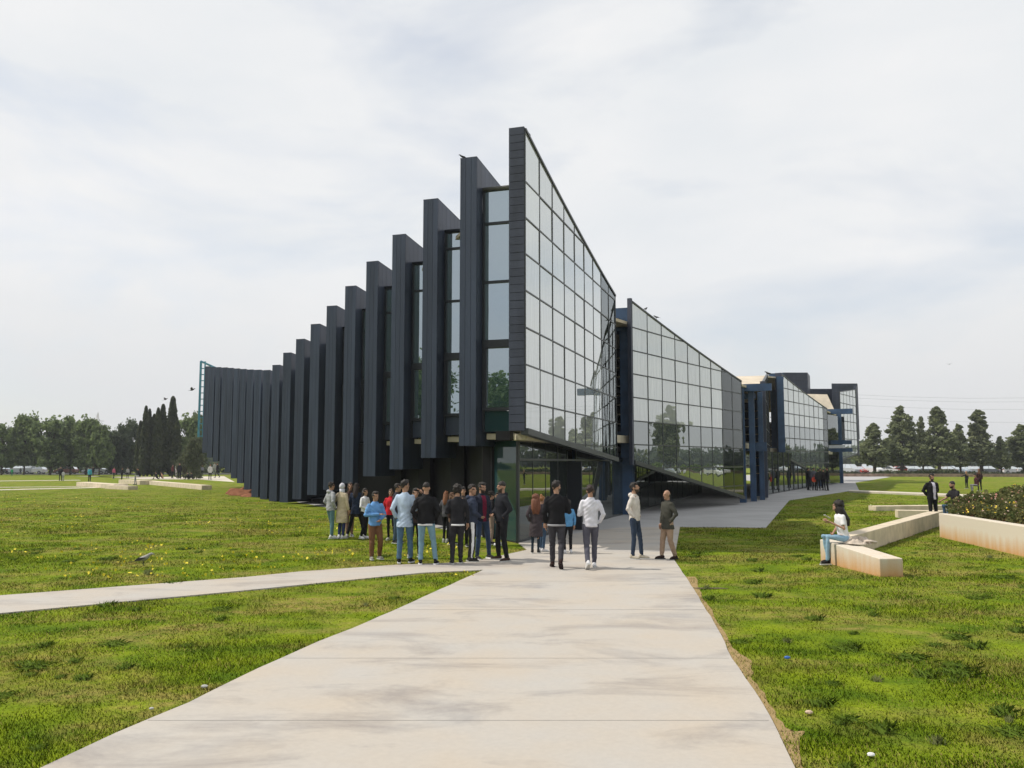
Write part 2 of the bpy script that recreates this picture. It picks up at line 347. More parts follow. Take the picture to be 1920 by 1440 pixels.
# joints across the main path, and bare earth along its right edge
JM = mat('joint', (.29, .275, .255), .9)
for (xl, xr, y) in ((640, 1312, 1124+22), (505, 1371, 1238), (820, 1290, 1092), (262, 1448, 1356)):
    a, c = G(xl, y), G(xr, y); a.x = np.interp(a.y, [p.y for p in le], [p.x for p in le])+.03; c.x = np.interp(c.y, [p.y for p in re_], [p.x for p in re_])-.03
    mb = MB(); mb.prism([(a.x, a.y, .0225), (c.x, c.y, .0225), (c.x, c.y+.008, .0225), (a.x, a.y+.008, .0225)], (0, 0, .0015)); tag(mb.build('path_joint', JM), kind='structure')
inner_e = [p for p in re_ if 5.5 < p.y < 17]; outer_e = []
for i, p in enumerate(inner_e): outer_e.append(p+Vector((.05+.13*max(0, math.sin(i*.33))**2+random.uniform(0, .05), 0, 0)))
mb = MB(); n_ = len(inner_e)
mb.add([(p.x-.05, p.y, .005) for p in inner_e]+[(p.x, p.y, .005) for p in outer_e], [(i, n_+i, n_+i+1, i+1) for i in range(n_-1)])
M['earth'] = mat('bare_earth', (.26, .19, .085), .95, .05, col2=(.33, .235, .12), vscale=6, bump=.5, bscale=30)
tag(mb.build('bare_earth', M['earth']), kind='structure')
earth_poly = [(p.x-.01, p.y) for p in inner_e]+[(p.x, p.y) for p in outer_e[::-1]]
# ------------------------------------------------------------ building
TH_A, TH_B = R(18), R(35)
bld = tag(empty('university_building', (0, 22, 0)), 'large wedge-shaped dark clad and glass building with rows of tall fins', 'building')
BO = Vector((0, 22, 0))
def L(p): return Vector(p)-BO
class BB(MB):
    def build(s, name, mats, parent=bld, smooth=False):
        s.v = [(v[0]-BO.x, v[1]-BO.y, v[2]-BO.z) for v in s.v]; return MB.build(s, name, mats, parent, smooth)
def dirv(th): return Vector((math.sin(th), math.cos(th), 0))
UA = Vector((math.cos(TH_A), -math.sin(TH_A), 0)); VA = dirv(TH_A)

def clip(poly, f):
    r = []
    for i, p in enumerate(poly):
        q = poly[(i+1) % len(poly)]; a, c = f(p), f(q)
        if a >= 0: r.append(p)
        if (a >= 0) != (c >= 0):
            t = a/(a-c); r.append((p[0]+(q[0]-p[0])*t, p[1]+(q[1]-p[1])*t))
    return r
def curtain(P0, th, n, wd, top, bot, zrows, clear_from, name='curtain_wall', matf=None, trim=.16, skip=None, gm='panelg', tw=.02):
    """top/bot: functions of distance t along the wall"""
    P0 = Vector(P0); D = dirv(th); N = Vector((math.cos(th), -math.sin(th), 0))
    def W(t, z, o=0): p = P0 + D*t + N*o; return Vector((p.x, p.y, z))
    T = n*wd
    tr = BB(); sl = BB(); K = n
    for i in range(K):
        t0, t1 = i*wd, (i+1)*wd
        tr.prism([W(t0, top(t0), -.10), W(t1, top(t1), -.10), W(t1, top(t1)+.07, -.10), W(t0, top(t0)+.07, -.10)], N*.14)
        sl.prism([W(t0, bot(t0)-trim, -.12), W(t1, bot(t1)-trim, -.12), W(t1, bot(t1), -.12), W(t0, bot(t0), -.12)], N*.2)
    cw = tr.build(name, M['mull']); sl.build('sill', M['mull'], cw)
    for i in range(n+1):
        t = i*wd; q = BB(); h = .021
        z0, z1 = bot(t), top(t)
        q.prism([W(t-h, z0, -.06), W(t+h, z0, -.06), W(t+h, z1, -.06), W(t-h, z1, -.06)], N*.075); q.build('mullion', M['mull'], cw)
    for i in range(n):
        t0, t1 = i*wd+.035, (i+1)*wd-.035
        zs = [-50] + list(zrows) + [50]
        ft = lambda p: (top(t0)+(top(t1)-top(t0))*(p[0]-t0)/(t1-t0)) - p[1]
        fb = lambda p: p[1] - (bot(t0)+(bot(t1)-bot(t0))*(p[0]-t0)/(t1-t0))
        for j in range(len(zs)-1):
            za, zb = zs[j]+.02, zs[j+1]-.02
            poly = clip(clip([(t0, za), (t1, za), (t1, zb), (t0, zb)], ft), fb)
            if len(poly) < 3: continue
            zc = sum(p[1] for p in poly)/len(poly)
            q = BB(); jit = random.uniform(-.004, .004); k = random.uniform(-.0035, .0035)
            q.prism([W(p[0], p[1], jit+k*(p[0]-t0)+k*.6*(p[1]-zc)) for p in poly], N*-.02)
            mm = M['clear'] if (i >= clear_from and not (skip and skip(i, zc))) else M[gm]
            if matf: mm = matf(i, zc) or mm
            q.build('pane', mm, cw)
        for z in zrows:
            lim = [t0, t1]
            poly = clip(clip([(t0, z-tw), (t1, z-tw), (t1, z+tw), (t0, z+tw)], ft), fb)
            if len(poly) < 3: continue
            q = BB(); q.prism([W(p[0], p[1], -.045) for p in poly], N*.063); q.build('transom', M['mull'], cw)
    return cw
def rows(z, n=9, s=.97): return [z-s*i for i in range(n)][::-1]
lin = lambda a, c, T, sag=0: (lambda t: a+(c-a)*t/T - sag*4*(t/T)*(1-t/T))

# corner pier
PC = At(954, 800, 22.0); PC.z = 0
PCR = PC + UA*.42
zt_c = At(954, 240, 22).z; zb_c = At(954, 808, 22).z
q = BB(); q.prism([PC+Vector((0, 0, zb_c))+VA*.02+UA*.012, PCR+Vector((0, 0, zb_c))+VA*.02-UA*.012, PCR+VA*.6+Vector((0, 0, zb_c))-UA*.012, PC+VA*.6+Vector((0, 0, zb_c))+UA*.012], (0, 0, zt_c-zb_c-.01))
pier = q.build('corner_pier', M['cladcore'])
nb = 38; hb = (zt_c-zb_c)/nb
for i in range(nb):
    q = BB(); z = zb_c+i*hb; o = random.uniform(0, .004)
    q.prism([PC-VA*o+Vector((0, 0, z+.006)), PCR-VA*o+Vector((0, 0, z+.006)), PCR+VA*.61+Vector((0, 0, z+.006)), PC+VA*.61+Vector((0, 0, z+.006))], (0, 0, hb-.012))
    q.build('panel', M['clad2'], pier)
# wall A
TA = 12.15
PA = PCR + VA*.03 + UA*.02
zA0 = At(986, 248, 22).z; wA = TA/9
PAe = PA + VA*TA
zA1 = At(1155, 556, PAe.y).z; zAb0 = At(985, 803, 22).z; zAb1 = At(1155, 858, PAe.y).z
rA = [z for z in rows(9.57, 8)]
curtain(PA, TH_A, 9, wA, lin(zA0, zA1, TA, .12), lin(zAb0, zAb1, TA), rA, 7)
# wall B
PB = At(1187.5, 800, 35); PB.z = 0; TB = 9*1.408
PBe = PB+dirv(TH_B)*TB
zB = [At(1187.5, 567, 35).z, At(1392, 716, PBe.y).z, At(1187.5, 863, 35).z, At(1388, 930, PBe.y).z]
rB = rows(At(1188, 613.5, 35).z, 8)
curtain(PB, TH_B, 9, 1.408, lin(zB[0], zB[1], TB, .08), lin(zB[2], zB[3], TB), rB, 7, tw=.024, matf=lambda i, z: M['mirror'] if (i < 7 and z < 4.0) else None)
q = BB(); NB = Vector((math.cos(TH_B), -math.sin(TH_B), 0)); DB = dirv(TH_B)
s0 = PB-DB*.20+NB*.05
q.prism([s0+Vector((0, 0, zB[2]-.2)), s0+DB*.15+Vector((0, 0, zB[2]-.2)), s0+DB*.15-NB*.16+Vector((0, 0, zB[2]-.2)), s0-NB*.16+Vector((0, 0, zB[2]-.2))], (0, 0, zB[0]-zB[2]+.35)); q.build('end_trim', M['clad2'])
# wall A2 (seen on edge)
PA2 = Vector((15.3, 51.8, 0)); TA2 = 14.4
curtain(PA2, TH_A, 10, 1.44, lin(7.0, 9.0, TA2), lin(.3, 1.6, TA2), rows(8.3, 8), 99, gm='darkglass')
q = BB(); q.box((15.22, 51.6, 3.6), (.3, .3, 7.0), -TH_A); q.build('end_trim', M['clad2'])
# wall C
PC3 = At(1469, 800, 66); PC3.z = 0; TC = 12.6
PCe = PC3+DB*TC
zC = [At(1469, 703, 66).z, At(1548, 767, PCe.y).z, At(1469, 854, 66).z, At(1545, 901, PCe.y).z]
curtain(PC3, TH_B, 9, 1.4, lin(zC[0], zC[1], TC, .1), lin(zC[2], zC[3], TC), rows(At(1469, 727, 66).z, 8), 8, tw=.035, matf=lambda i, z: M['mirror'] if (i < 8 and z < 4.6) else None)
q = BB(); s0 = PC3-DB*.3+NB*.05
q.prism([s0+Vector((0, 0, zC[2]-.2)), s0+DB*.25+Vector((0, 0, zC[2]-.2)), s0+DB*.25-NB*.5+Vector((0, 0, zC[2]-.2)), s0-NB*.5+Vector((0, 0, zC[2]-.2))], (0, 0, zC[0]-zC[2]+.35)); q.build('end_trim', M['clad2'])
# wall D
PD = At(1577, 800, 92); PD.z = 0; TD = 7.0
curtain(PD, TH_B, 5, 1.4, lin(9.75, 10.5, TD), lin(2.6, 3.3, TD), rows(9.6, 8), 99, tw=.04)
PDe = PD+DB*TD
q = BB(); q.box((PDe.x+.1, PDe.y+.3, 7.0), (.3, .6, 8.0), -TH_B); q.build('end_trim', M['clad2'])
# dark blocks rising behind the far waves
def block(x0, x1, y1, Y, dep, zb=5.0, name='clad_block'):
    a = At(x0, y1, Y); c = At(x1, y1, Y); q = BB()
    q.prism([(a.x, Y, zb), (c.x, Y, zb), (c.x+dep*.42, Y+dep, zb), (a.x+dep*.42, Y+dep, zb)], (0, 0, a.z-zb)); o = q.build(name, M['clad2'])
    nn = int((a.z-zb)/.45)
    for i in range(nn):
        z = zb+(i+.5)*.45; q = BB(); q.box(((a.x+c.x)/2, Y-.03, z), (c.x-a.x-.1, .05, .38)); q.build('panel', M['clad2'], o)
block(1467, 1514, 698.5, 100, 4); block(1514, 1563, 729, 104, 3); block(1559, 1607.5, 719, 101, 3)
# D side return down to the ground for the far undercroft


# ---------- fins and window bays along the left
xs = [860, 789, 730, 680.5, 640.5, 605.6, 575.6, 548, 524, 504, 487, 471, 457, 444, 432.5, 421, 411, 399, 388, 379]
ybs = [836, 858.5, 880, 893, 906, 918.7, 928, 936, 942, 942, 942.5, 932, 918, 906, 897, 885, 876, 865.5, 858, 849]
yts = [298.5, 376, 442, 492, 538, 575, 609, 637, 662.5, 685.4, 694, 693.5, 693, 692, 691, 690, 689, 688.5, 688, 687]
fins = []
FW, FD = .5, 2.7
for k in range(20):
    Y = 23.5+2.76*k
    pb = At(xs[k], ybs[k], Y); pt = At(xs[k]+4, yts[k], Y)
    fins.append((Vector((pb.x, Y, 0)), max(.03, pb.z), pt.z))
for k, (P, zb, zt) in enumerate(fins):
    q = BB(); e = .012
    def PT(u, v, z): p = P+UA*u+VA*v; return Vector((p.x, p.y, z))
    drop = .10
    # side profile with a gently sloping top and bottom
    nzt = fins[k+1][2] if k < 19 else zt; 
    prof = [(0+e, zb+e), (FD, zb+.02), (FD, zt-drop*FD), (0+e, zt-e)]
    q.prism([PT(e, v, z) for v, z in prof], UA*(FW-2*e)); fin = q.build('fin', M['cladcore'] if k < 10 else M['clad'])
    if k < 10:
        nbd = 3
        for i in range(nbd):
            u0, u1 = FW*i/nbd+.004, FW*(i+1)/nbd-.004; q = BB()
            q.prism([PT(u0, 0, zb), PT(u1, 0, zb), PT(u1, 0, zt), PT(u0, 0, zt)], VA*.03); q.build('panel', M['clad'], fin)
        q = BB(); q.prism([PT(0, .0, zt), PT(FW, .0, zt), PT(FW, FD, zt-drop*FD+.015), PT(0, FD, zt-drop*FD+.015)], (0, 0, .03)); q.build('coping', M['clad2'], fin)
        ns = 8 if k < 6 else 4
        for i in range(ns):
            v0, v1 = .034+(FD-.034)*i/ns+.004, .034+(FD-.034)*(i+1)/ns-.004
            for u, sgn in ((FW-e, 1), (e, -1)):
                if sgn < 0 and k > 3: continue
                q = BB(); q.prism([PT(u, v0, zb), PT(u, v1, zb), PT(u, v1, zt-drop*v1), PT(u, v0, zt-drop*v0)], UA*(sgn*.012)); q.build('panel', M['clad'], fin)
    else:
        for i in range(3):
            u0, u1 = FW*i/3+.006, FW*(i+1)/3-.006; q = BB()
            q.prism([PT(u0, -.005, zb), PT(u1, -.005, zb), PT(u1, -.005, zt), PT(u0, -.005, zt)], VA*.012); q.build('panel', M['clad'], fin)
prevP = PC
for k, (P, zb, zt) in enumerate(fins):
    d = prevP-P; bu = d.dot(UA); g = .60 if k else .5
    def PT(u, v, z): p = P+UA*u+VA*v; return Vector((p.x, p.y, z))
    u0, u1 = FW+.02, bu-.01
    ztop = zt-.85-.1*(k > 0); zf = 3.05 if k < 6 else max(.3, zb+.2)
    q = BB()
    q.prism([PT(u0, g+.02, ztop), PT(u1, g+.02, ztop), PT(u1, g+.5, ztop), PT(u0, g+.5, ztop)], (0, 0, .12))
    fr = M['frame']
    zl = [(zf, 3.62, 'tealglass' if k == 0 else 'clad'), (3.66, 5.45, 'bayglass'), (5.62, 7.24, 'bayglass'), (7.30, 8.93, 'bayglass'), (8.99, ztop, 'bayglass')]
    if k >= 6: zl = [(zf, 3.6, 'clad'), (3.66, 5.45, 'bayglass'), (5.62, ztop, 'bayglass')]
    if k > 1: zl = [z for z in zl if z[0] < 7.2] ; zl[-1] = (zl[-1][0], ztop-.95, 'bayglass'); zl.append((ztop-.89, ztop, 'bayglass'))
    last = zf
    bay = q.build('window_bay', fr)
    for za, zc, mm in zl:
        if zc-za < .05: continue
        ins = .12 if za == 3.66 else 0
        q = BB(); q.prism([PT(u0+ins, g+(0 if ins else .01), za+ins*.5), PT(u1-ins, g+(0 if ins else .01), za+ins*.5), PT(u1-ins, g+.01, zc-ins*.5), PT(u0+ins, g+.01, zc-ins*.5)], VA*.03); q.build('pane', M[mm], bay)
        if ins:
            for uu in ((u0, u0+ins), (u1-ins, u1)):
                q = BB(); q.prism([PT(uu[0], g-.06, za-.02), PT(uu[1], g-.06, za-.02), PT(uu[1], g-.06, zc+.02), PT(uu[0], g-.06, zc+.02)], VA*.1); q.build('frame', fr, bay)
            for zz in ((za-.03, za+.06), (zc-.06, zc+.165)):
                q = BB(); q.prism([PT(u0+.001, g-.08, zz[0]), PT(u1-.001, g-.08, zz[0]), PT(u1-.001, g-.08, zz[1]), PT(u0+.001, g-.08, zz[1])], VA*.12); q.build('frame', fr, bay)
        elif za > 5:
            q = BB(); q.prism([PT(u0, g-.03, zc-.01), PT(u1, g-.03, zc-.01), PT(u1, g-.03, zc+.065), PT(u0, g-.03, zc+.065)], VA*.06); q.build('frame', fr, bay)
    q = BB(); q.prism([PT(u0, g-.04, zf), PT(u0+.06, g-.04, zf), PT(u0+.06, g-.04, ztop), PT(u0, g-.04, ztop)], VA*.04); q.build('frame', fr, bay)
    # round gutter along the top of each bay
    if k < 6:
        q = BB(); q.tube([PT(u0, g-.03, ztop+.06), PT(u1, g-.03, ztop+.06)], [.055, .055], 10); q.build('gutter', mat('gutter_metal', (.12, .12, .11), .5) if k == 0 else M['frame'], bay, smooth=True)
        q = BB(); q.prism([PT(FW+.1, g+.1, 2.84), PT(u1, g+.1, 2.84), PT(u1, g+.1, 3.0), PT(FW+.1, g+.1, 3.0)], VA*.5); q.build('soffit_beam', M['cream'], bay)
    prevP = P

# ---------- roof and floor slab (ruled between the two long sides)
left = [PC+VA*1.6] + [p+VA*1.2+UA*.3 for p, a, c in fins]
lz = [zt_c-2.0] + [c-1.15 for p, a, c in fins]
right = [(PCR+VA*1.7-UA*.15, zt_c-1.2), (PAe-UA*.3, zA1-.75), (PB-NB*.15, zA1-.75), (PB+DB*2-NB*.3, zA1-.9), (PBe-NB*.2, zB[1]-.02), (PA2-UA*.2, 6.6), (PA2+VA*TA2-UA*.2, 8.9), (PC3-NB*.2, zC[0]-.1), (PCe-NB*.2, zC[1]-.02), (PD+Vector((-1.2, -2, 0)), 7.2), (PD+Vector((-1, 1, 0)), 9.6)]
def resample(pts, zs, n):
    Ys = [p.y for p in pts]; r = []
    lo, hi = Ys[0], Ys[-1]
    for i in range(n+1):
        y = lo+(hi-lo)*i/n
        r.append((np.interp(y, Ys, [p.x for p in pts]), y, np.interp(y, Ys, zs)))
    return r
n = 60
Lr = resample(left, lz, n); Rr = resample([p for p, z in right], [z for p, z in right], n)
q = BB(); vs = []; fs = []
for i in range(n+1):
    for j in range(9):
        t = j/8; a, c = Lr[i], Rr[i]
        z = a[2]*(1-t)+c[2]*t
        vs.append((a[0]*(1-t)+c[0]*t, a[1]*(1-t)+c[1]*t, z))
for i in range(n):
    for j in range(8): fs.append((i*9+j, i*9+j+1, (i+1)*9+j+1, (i+1)*9+j))
q.add(vs, fs); roof = q.build('roof', M['roofm'])
md = roof.modifiers.new('solid', 'SOLIDIFY'); md.thickness = .12; md.offset = -1
q = BB()
Ll = [Vector((a[0]+.2, a[1], 0)) for a in Lr[::4]]; Rl = [Vector((c[0]-.25, c[1], 0)) for c in Rr[::2]]
q.prism([Vector((p.x, p.y, 3.0)) for p in Ll+Rl[::-1]], (0, 0, .3)); q.build('floor_slab', M['cream'])
# overhang soffit wedge at the tip
q = BB(); tip = PC+VA*.25+UA*.05
q.prism([Vector((p.x, p.y, 2.80)) for p in (PC+VA*.62, PCR+VA*.62-UA*.14, PA+VA*6-UA*.14, PA+VA*6-UA*2.5)], (0, 0, .15)); q.build('soffit', M['cream'])
q = BB(); p = PC+VA*.5-UA*.28; q.box((p.x, p.y, 2.9), (.4, .3, .24), -TH_A); q.build('soffit_vent', M['black'])
# undercroft walls, dark
def wallseg(a, c, z0, z1, th, m, name='undercroft_wall', par=bld):
    a = Vector(a[:]); c = Vector(c[:]); d = (c-a).normalized(); nn = Vector((-d.y, d.x, 0))*th; q = BB()
    q.prism([(a.x, a.y, z0), (c.x, c.y, z0), (c.x+nn.x, c.y+nn.y, z0), (a.x+nn.x, a.y+nn.y, z0)], (0, 0, z1-z0)); return q.build(name, m, par)
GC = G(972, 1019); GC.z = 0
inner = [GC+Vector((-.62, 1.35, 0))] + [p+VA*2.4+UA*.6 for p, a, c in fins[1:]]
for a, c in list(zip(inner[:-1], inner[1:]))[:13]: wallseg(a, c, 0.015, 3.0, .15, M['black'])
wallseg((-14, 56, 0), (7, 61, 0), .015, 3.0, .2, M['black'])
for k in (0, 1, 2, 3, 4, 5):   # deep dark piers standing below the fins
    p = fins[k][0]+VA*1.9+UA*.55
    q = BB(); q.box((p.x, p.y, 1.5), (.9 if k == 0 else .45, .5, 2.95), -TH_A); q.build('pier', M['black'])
# entrance glazing, parallel to wall A
ge = tag(BB().build('x', M['mull']), None) if False else None
TG = 40; DG = dirv(R(19.5)); NG = Vector((DG.y, -DG.x, 0))
q = BB(); q.prism([(GC+DG*0)+Vector((0, 0, .015)), (GC+DG*TG)+Vector((0, 0, .015)), (GC+DG*TG-NG*.08)+Vector((0, 0, .015)), (GC-NG*.08)+Vector((0, 0, .015))], (0, 0, .07))
gw = q.build('entrance_glazing', M['mull'])
tt = 0; widths = [1.25, 1.25, 1.25, 1.1, 1.1] + [1.9]*18; door = (3.75, 5.95)
for i, wd in enumerate(widths):
    a = GC+DG*(tt+.01); c = GC+DG*(tt+wd-.01)
    if i != 4:
        q = BB(); z0 = .086
        q.prism([(a.x, a.y, z0), (c.x, c.y, z0), (c.x, c.y, 2.78), (a.x, a.y, 2.78)], NG*-.03); q.build('pane', M['gfglass'], gw)
    q = BB(); q.prism([(a.x, a.y, .02), (a.x+DG.x*.045, a.y+DG.y*.045, .02), (a.x+DG.x*.045, a.y+DG.y*.045, 2.8), (a.x, a.y, 2.8)], NG*.02) if i in (0, 3, 4, 5) else q.prism([(a.x, a.y, .08), (a.x+DG.x*.02, a.y+DG.y*.02, .08), (a.x+DG.x*.02, a.y+DG.y*.02, 2.8), (a.x, a.y, 2.8)], NG*.012)
    q.build('mullion', M['mull'], gw); tt += wd
a = GC+DG*4.87; q = BB()
q.prism([(a.x, a.y, .03), (a.x+.45, a.y-.32, .03), (a.x+.48, a.y-.28, .03), (a.x+.03, a.y+.04, .03)], (0, 0, 2.2)); q.build('door', M['frame'], gw)
q = BB(); q.prism([(GC.x, GC.y, 2.25), ((GC+DG*14).x, (GC+DG*14).y, 2.25), ((GC+DG*14).x, (GC+DG*14).y, 2.31), (GC.x, GC.y, 2.31)], NG*.03); q.build('head_rail', M['mull'], gw)
q = BB(); q.prism([(GC.x, GC.y, 2.81), ((GC+DG*4).x, (GC+DG*4).y, 2.81), ((GC+DG*4).x, (GC+DG*4).y, 3.0), (GC.x, GC.y, 3.0)], NG*-.06); q.build('head_rail', M['black'], gw)
q = BB(); q.prism([((GC+DG*4).x, (GC+DG*4).y, 2.62), ((GC+DG*TG).x, (GC+DG*TG).y, 2.62), ((GC+DG*TG).x, (GC+DG*TG).y, 2.86), ((GC+DG*4).x, (GC+DG*4).y, 2.86)], NG*.04); q.build('head_rail', M['black'], gw)
# teal side pane at the corner
a = GC; c = GC+Vector((-.46, .89, 0))*1.5
q = BB(); q.prism([(a.x-.02, a.y+.02, .04), (c.x, c.y, .04), (c.x, c.y, 2.8), (a.x-.02, a.y+.02, 2.8)], Vector((.89, .46, 0))*.03); q.build('pane', M['tealglass'], gw)
q = BB(); q.box((GC.x-.02, GC.y+.0, 1.42), (.07, .07, 2.8), R(-19)); q.build('corner_post', M['mull'], gw)
g2 = Vector((17.2, 58, 0)); dg2 = dirv(R(27)); ng2 = Vector((dg2.y, -dg2.x, 0))
q = BB(); q.prism([g2+Vector((0, 0, .015)), g2+dg2*36+Vector((0, 0, .015)), g2+dg2*36-ng2*.1+Vector((0, 0, .015)), g2-ng2*.1+Vector((0, 0, .015))], (0, 0, .08)); gw2 = q.build('ground_glazing', M['mull'])
for i in range(16):
    a = g2+dg2*(2.25*i+.02); c = g2+dg2*(2.25*i+2.22); q = BB(); q.prism([(a.x, a.y, .1), (c.x, c.y, .1), (c.x, c.y, 2.95), (a.x, a.y, 2.95)], ng2*-.03); q.build('pane', M['gfglass'], gw2)
    q = BB(); q.box((c.x+.03, c.y+.03, 1.5), (.06, .06, 2.9), -R(27)); q.build('mullion', M['mull'], gw2)
# door opening dark core and interior columns
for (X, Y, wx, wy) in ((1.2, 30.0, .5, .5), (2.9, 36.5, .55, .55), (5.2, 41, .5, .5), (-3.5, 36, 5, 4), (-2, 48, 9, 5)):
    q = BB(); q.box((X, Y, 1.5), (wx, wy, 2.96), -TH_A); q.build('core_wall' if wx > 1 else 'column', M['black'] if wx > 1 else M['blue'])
# portals in blue steel
def portal(cols, beams, slats=(), name='steel_portal', th=TH_A):
    q = BB(); b0 = beams[0]; q.box((b0[0], b0[1], b0[2]), (b0[3], b0[4], b0[5]), -th); pt = q.build(name, M['blue'])
    for c in cols:
        q = BB(); wx = c[4] if len(c) > 4 else .36
        q.box((c[0], c[1], (c[2]+c[3])/2), (wx, .10, c[3]-c[2]), -th)     # H section: flanges and web
        q2 = BB(); ox, oy = math.sin(th)*.30, math.cos(th)*.30
        q.box((c[0]+ox, c[1]+oy, (c[2]+c[3])/2), (wx, .10, c[3]-c[2]), -th)
        q.box((c[0]+ox/2, c[1]+oy/2, (c[2]+c[3])/2), (.08, .24, c[3]-c[2]), -th)
        q.build('column', M['blue'], pt)
    for b_ in beams[1:]:
        q = BB(); q.box((b_[0], b_[1], b_[2]), (b_[3], b_[4], b_[5]), -th); q.build('beam', M['blue'], pt)
    for s_ in slats:
        q = BB(); q.box((s_[0], s_[1], s_[2]), (s_[3], .25, .05), -th); q.build('stair_tread', M['cream'], pt)
    return pt
def X(px, Y): return (px-960)*Y/F
portal([(X(1172, 35.6), 35.6, 2.4, 8.65, .36), (X(1140, 36.4), 36.4, 2.9, 8.2, .5), (X(1174, 36.3), 36.2, .02, 2.5, .5), (X(1128, 34), 35.0, .02, 2.6, .45)],
       [(X(1152, 36), 35.95, 8.50, 1.5, .35, .42), (X(1155, 36), 36.1, 7.95, 1.0, .9, .5), (X(1158, 36), 36.4, 3.1, 1.2, .4, .8)],
       [(X(1160, 38), 38, 3.9+.42*i, .35) for i in range(8)])
portal([(X(1389, 47), 46.9, .02, 6.3, .35), (X(1409.5, 48.3), 48.3, .02, 6.3, .32), (X(1426, 50.2), 50.2, .02, 6.35, .28), (X(1418, 56), 56, .02, 6.3, .4)],
       [(X(1412, 48.3), 47.9, 6.40, 1.9, .3, .40), (X(1411, 49), 49.5, 3.1, 1.8, .3, .5), (X(1405, 48), 52, 6.2, 3.0, .3, .3)],
       [(X(1404, 55), 55, 1.5+.5*i, 1.2) for i in range(9)])
portal([(X(1461, 66), 65.5, 2.6, 8.8, .5), (X(1452, 69), 69, 3.0, 8.5, .5)], [(X(1455, 67), 66.6, 8.9, 1.1, .4, .5), (X(1457, 67), 66.9, 3.0, 1.2, .4, .8)], [(X(1450, 72), 72, 3.5+.5*i, .5) for i in range(9)])
portal([(X(1573.5, 90), 90, .02, 7.3, .4), (X(1560, 86), 87, .02, 6.9, .4), (X(1524, 80), 78.5, .02, 6.9, .4), (X(1545, 86), 86, 3.0, 6.9, .3)],
       [(X(1550, 83), 83, 7.1, 4.8, .4, .5), (X(1552, 84), 84, 3.4, 4.4, .4, .35), (X(1552, 86), 86, 4.2, 4.4, .4, .4)], th=R(28))
q = BB(); q.box((X(1557, 85), 84.6, 3.75), (2.3, .2, .3), -R(28)); q.build('sign_band', M['white'])
for (px_, Y_, w_, z0_, z1_) in ((1556, 91, 2.9, 4.5, 7.05), (1541, 87, 2.0, 3.7, 7.05), (1553, 90.5, 2.2, .05, 3.4)):
    q = BB(); q.box((X(px_, Y_), Y_, (z0_+z1_)/2), (w_, .2, z1_-z0_), -R(20)); q.build('inner_wall', M['darkglass'])
# clear end screen of the far portal
e0 = At(1518, 800, 77.5); e0.z = 0
cl = BB(); cl.prism([(e0.x, 77.5, .1), (X(1571, 89), 89, .1), (X(1571, 89), 89, 7.0), (e0.x, 77.5, 6.9)], Vector((-.8, .4, 0))*.03); cl.build('pane', M['clear'])
# dark voids inside the upper floors so the clear panes read deep
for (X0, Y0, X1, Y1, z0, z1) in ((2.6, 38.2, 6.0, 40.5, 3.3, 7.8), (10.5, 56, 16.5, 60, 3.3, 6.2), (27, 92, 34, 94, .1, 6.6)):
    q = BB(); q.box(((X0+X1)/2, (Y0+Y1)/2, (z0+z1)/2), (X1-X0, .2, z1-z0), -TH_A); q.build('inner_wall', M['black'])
# pale post before the glazing
q = BB(); p = G(1155.5, 934); q.tube([(p.x, p.y, .02), (p.x, p.y, At(1155.5, 862, p.y).z)], [.04, .04], 10); q.build('post', M['cream'], smooth=True)
# teal steel ladder frame and truss at the far left end
q = BB(); Yt = 78
xa, xb = X(373, Yt), X(381, Yt); z0, z1 = 2.2+47*Yt/F, 2.2+190*Yt/F
lf = q; lf.box((xa, Yt, (z0+z1)/2), (.16, .16, z1-z0)); lad = lf.build('ladder_frame', M['teal'])
q = BB(); q.box((xb, Yt, (z0+z1)/2), (.10, .12, z1-z0)); q.build('post', M['teal'], lad)
for i in range(13):
    q = BB(); q.box(((xa+xb)/2, Yt, z0+.1+(z1-z0-.2)*i/12), (xb-xa, .08, .08)); q.build('rung', M['teal'], lad)
q = BB(); q.tube([(xa, Yt, z1), (X(395, 80), 80, z1-.25), (X(432, 84), 84, z1-.6)], [.09]*3, 6); q.tube([(X(388, 79), 79, z1-.5), (X(395, 80), 80, z1-.25)], [.07]*2, 6); q.build('truss', M['teal'], lad)

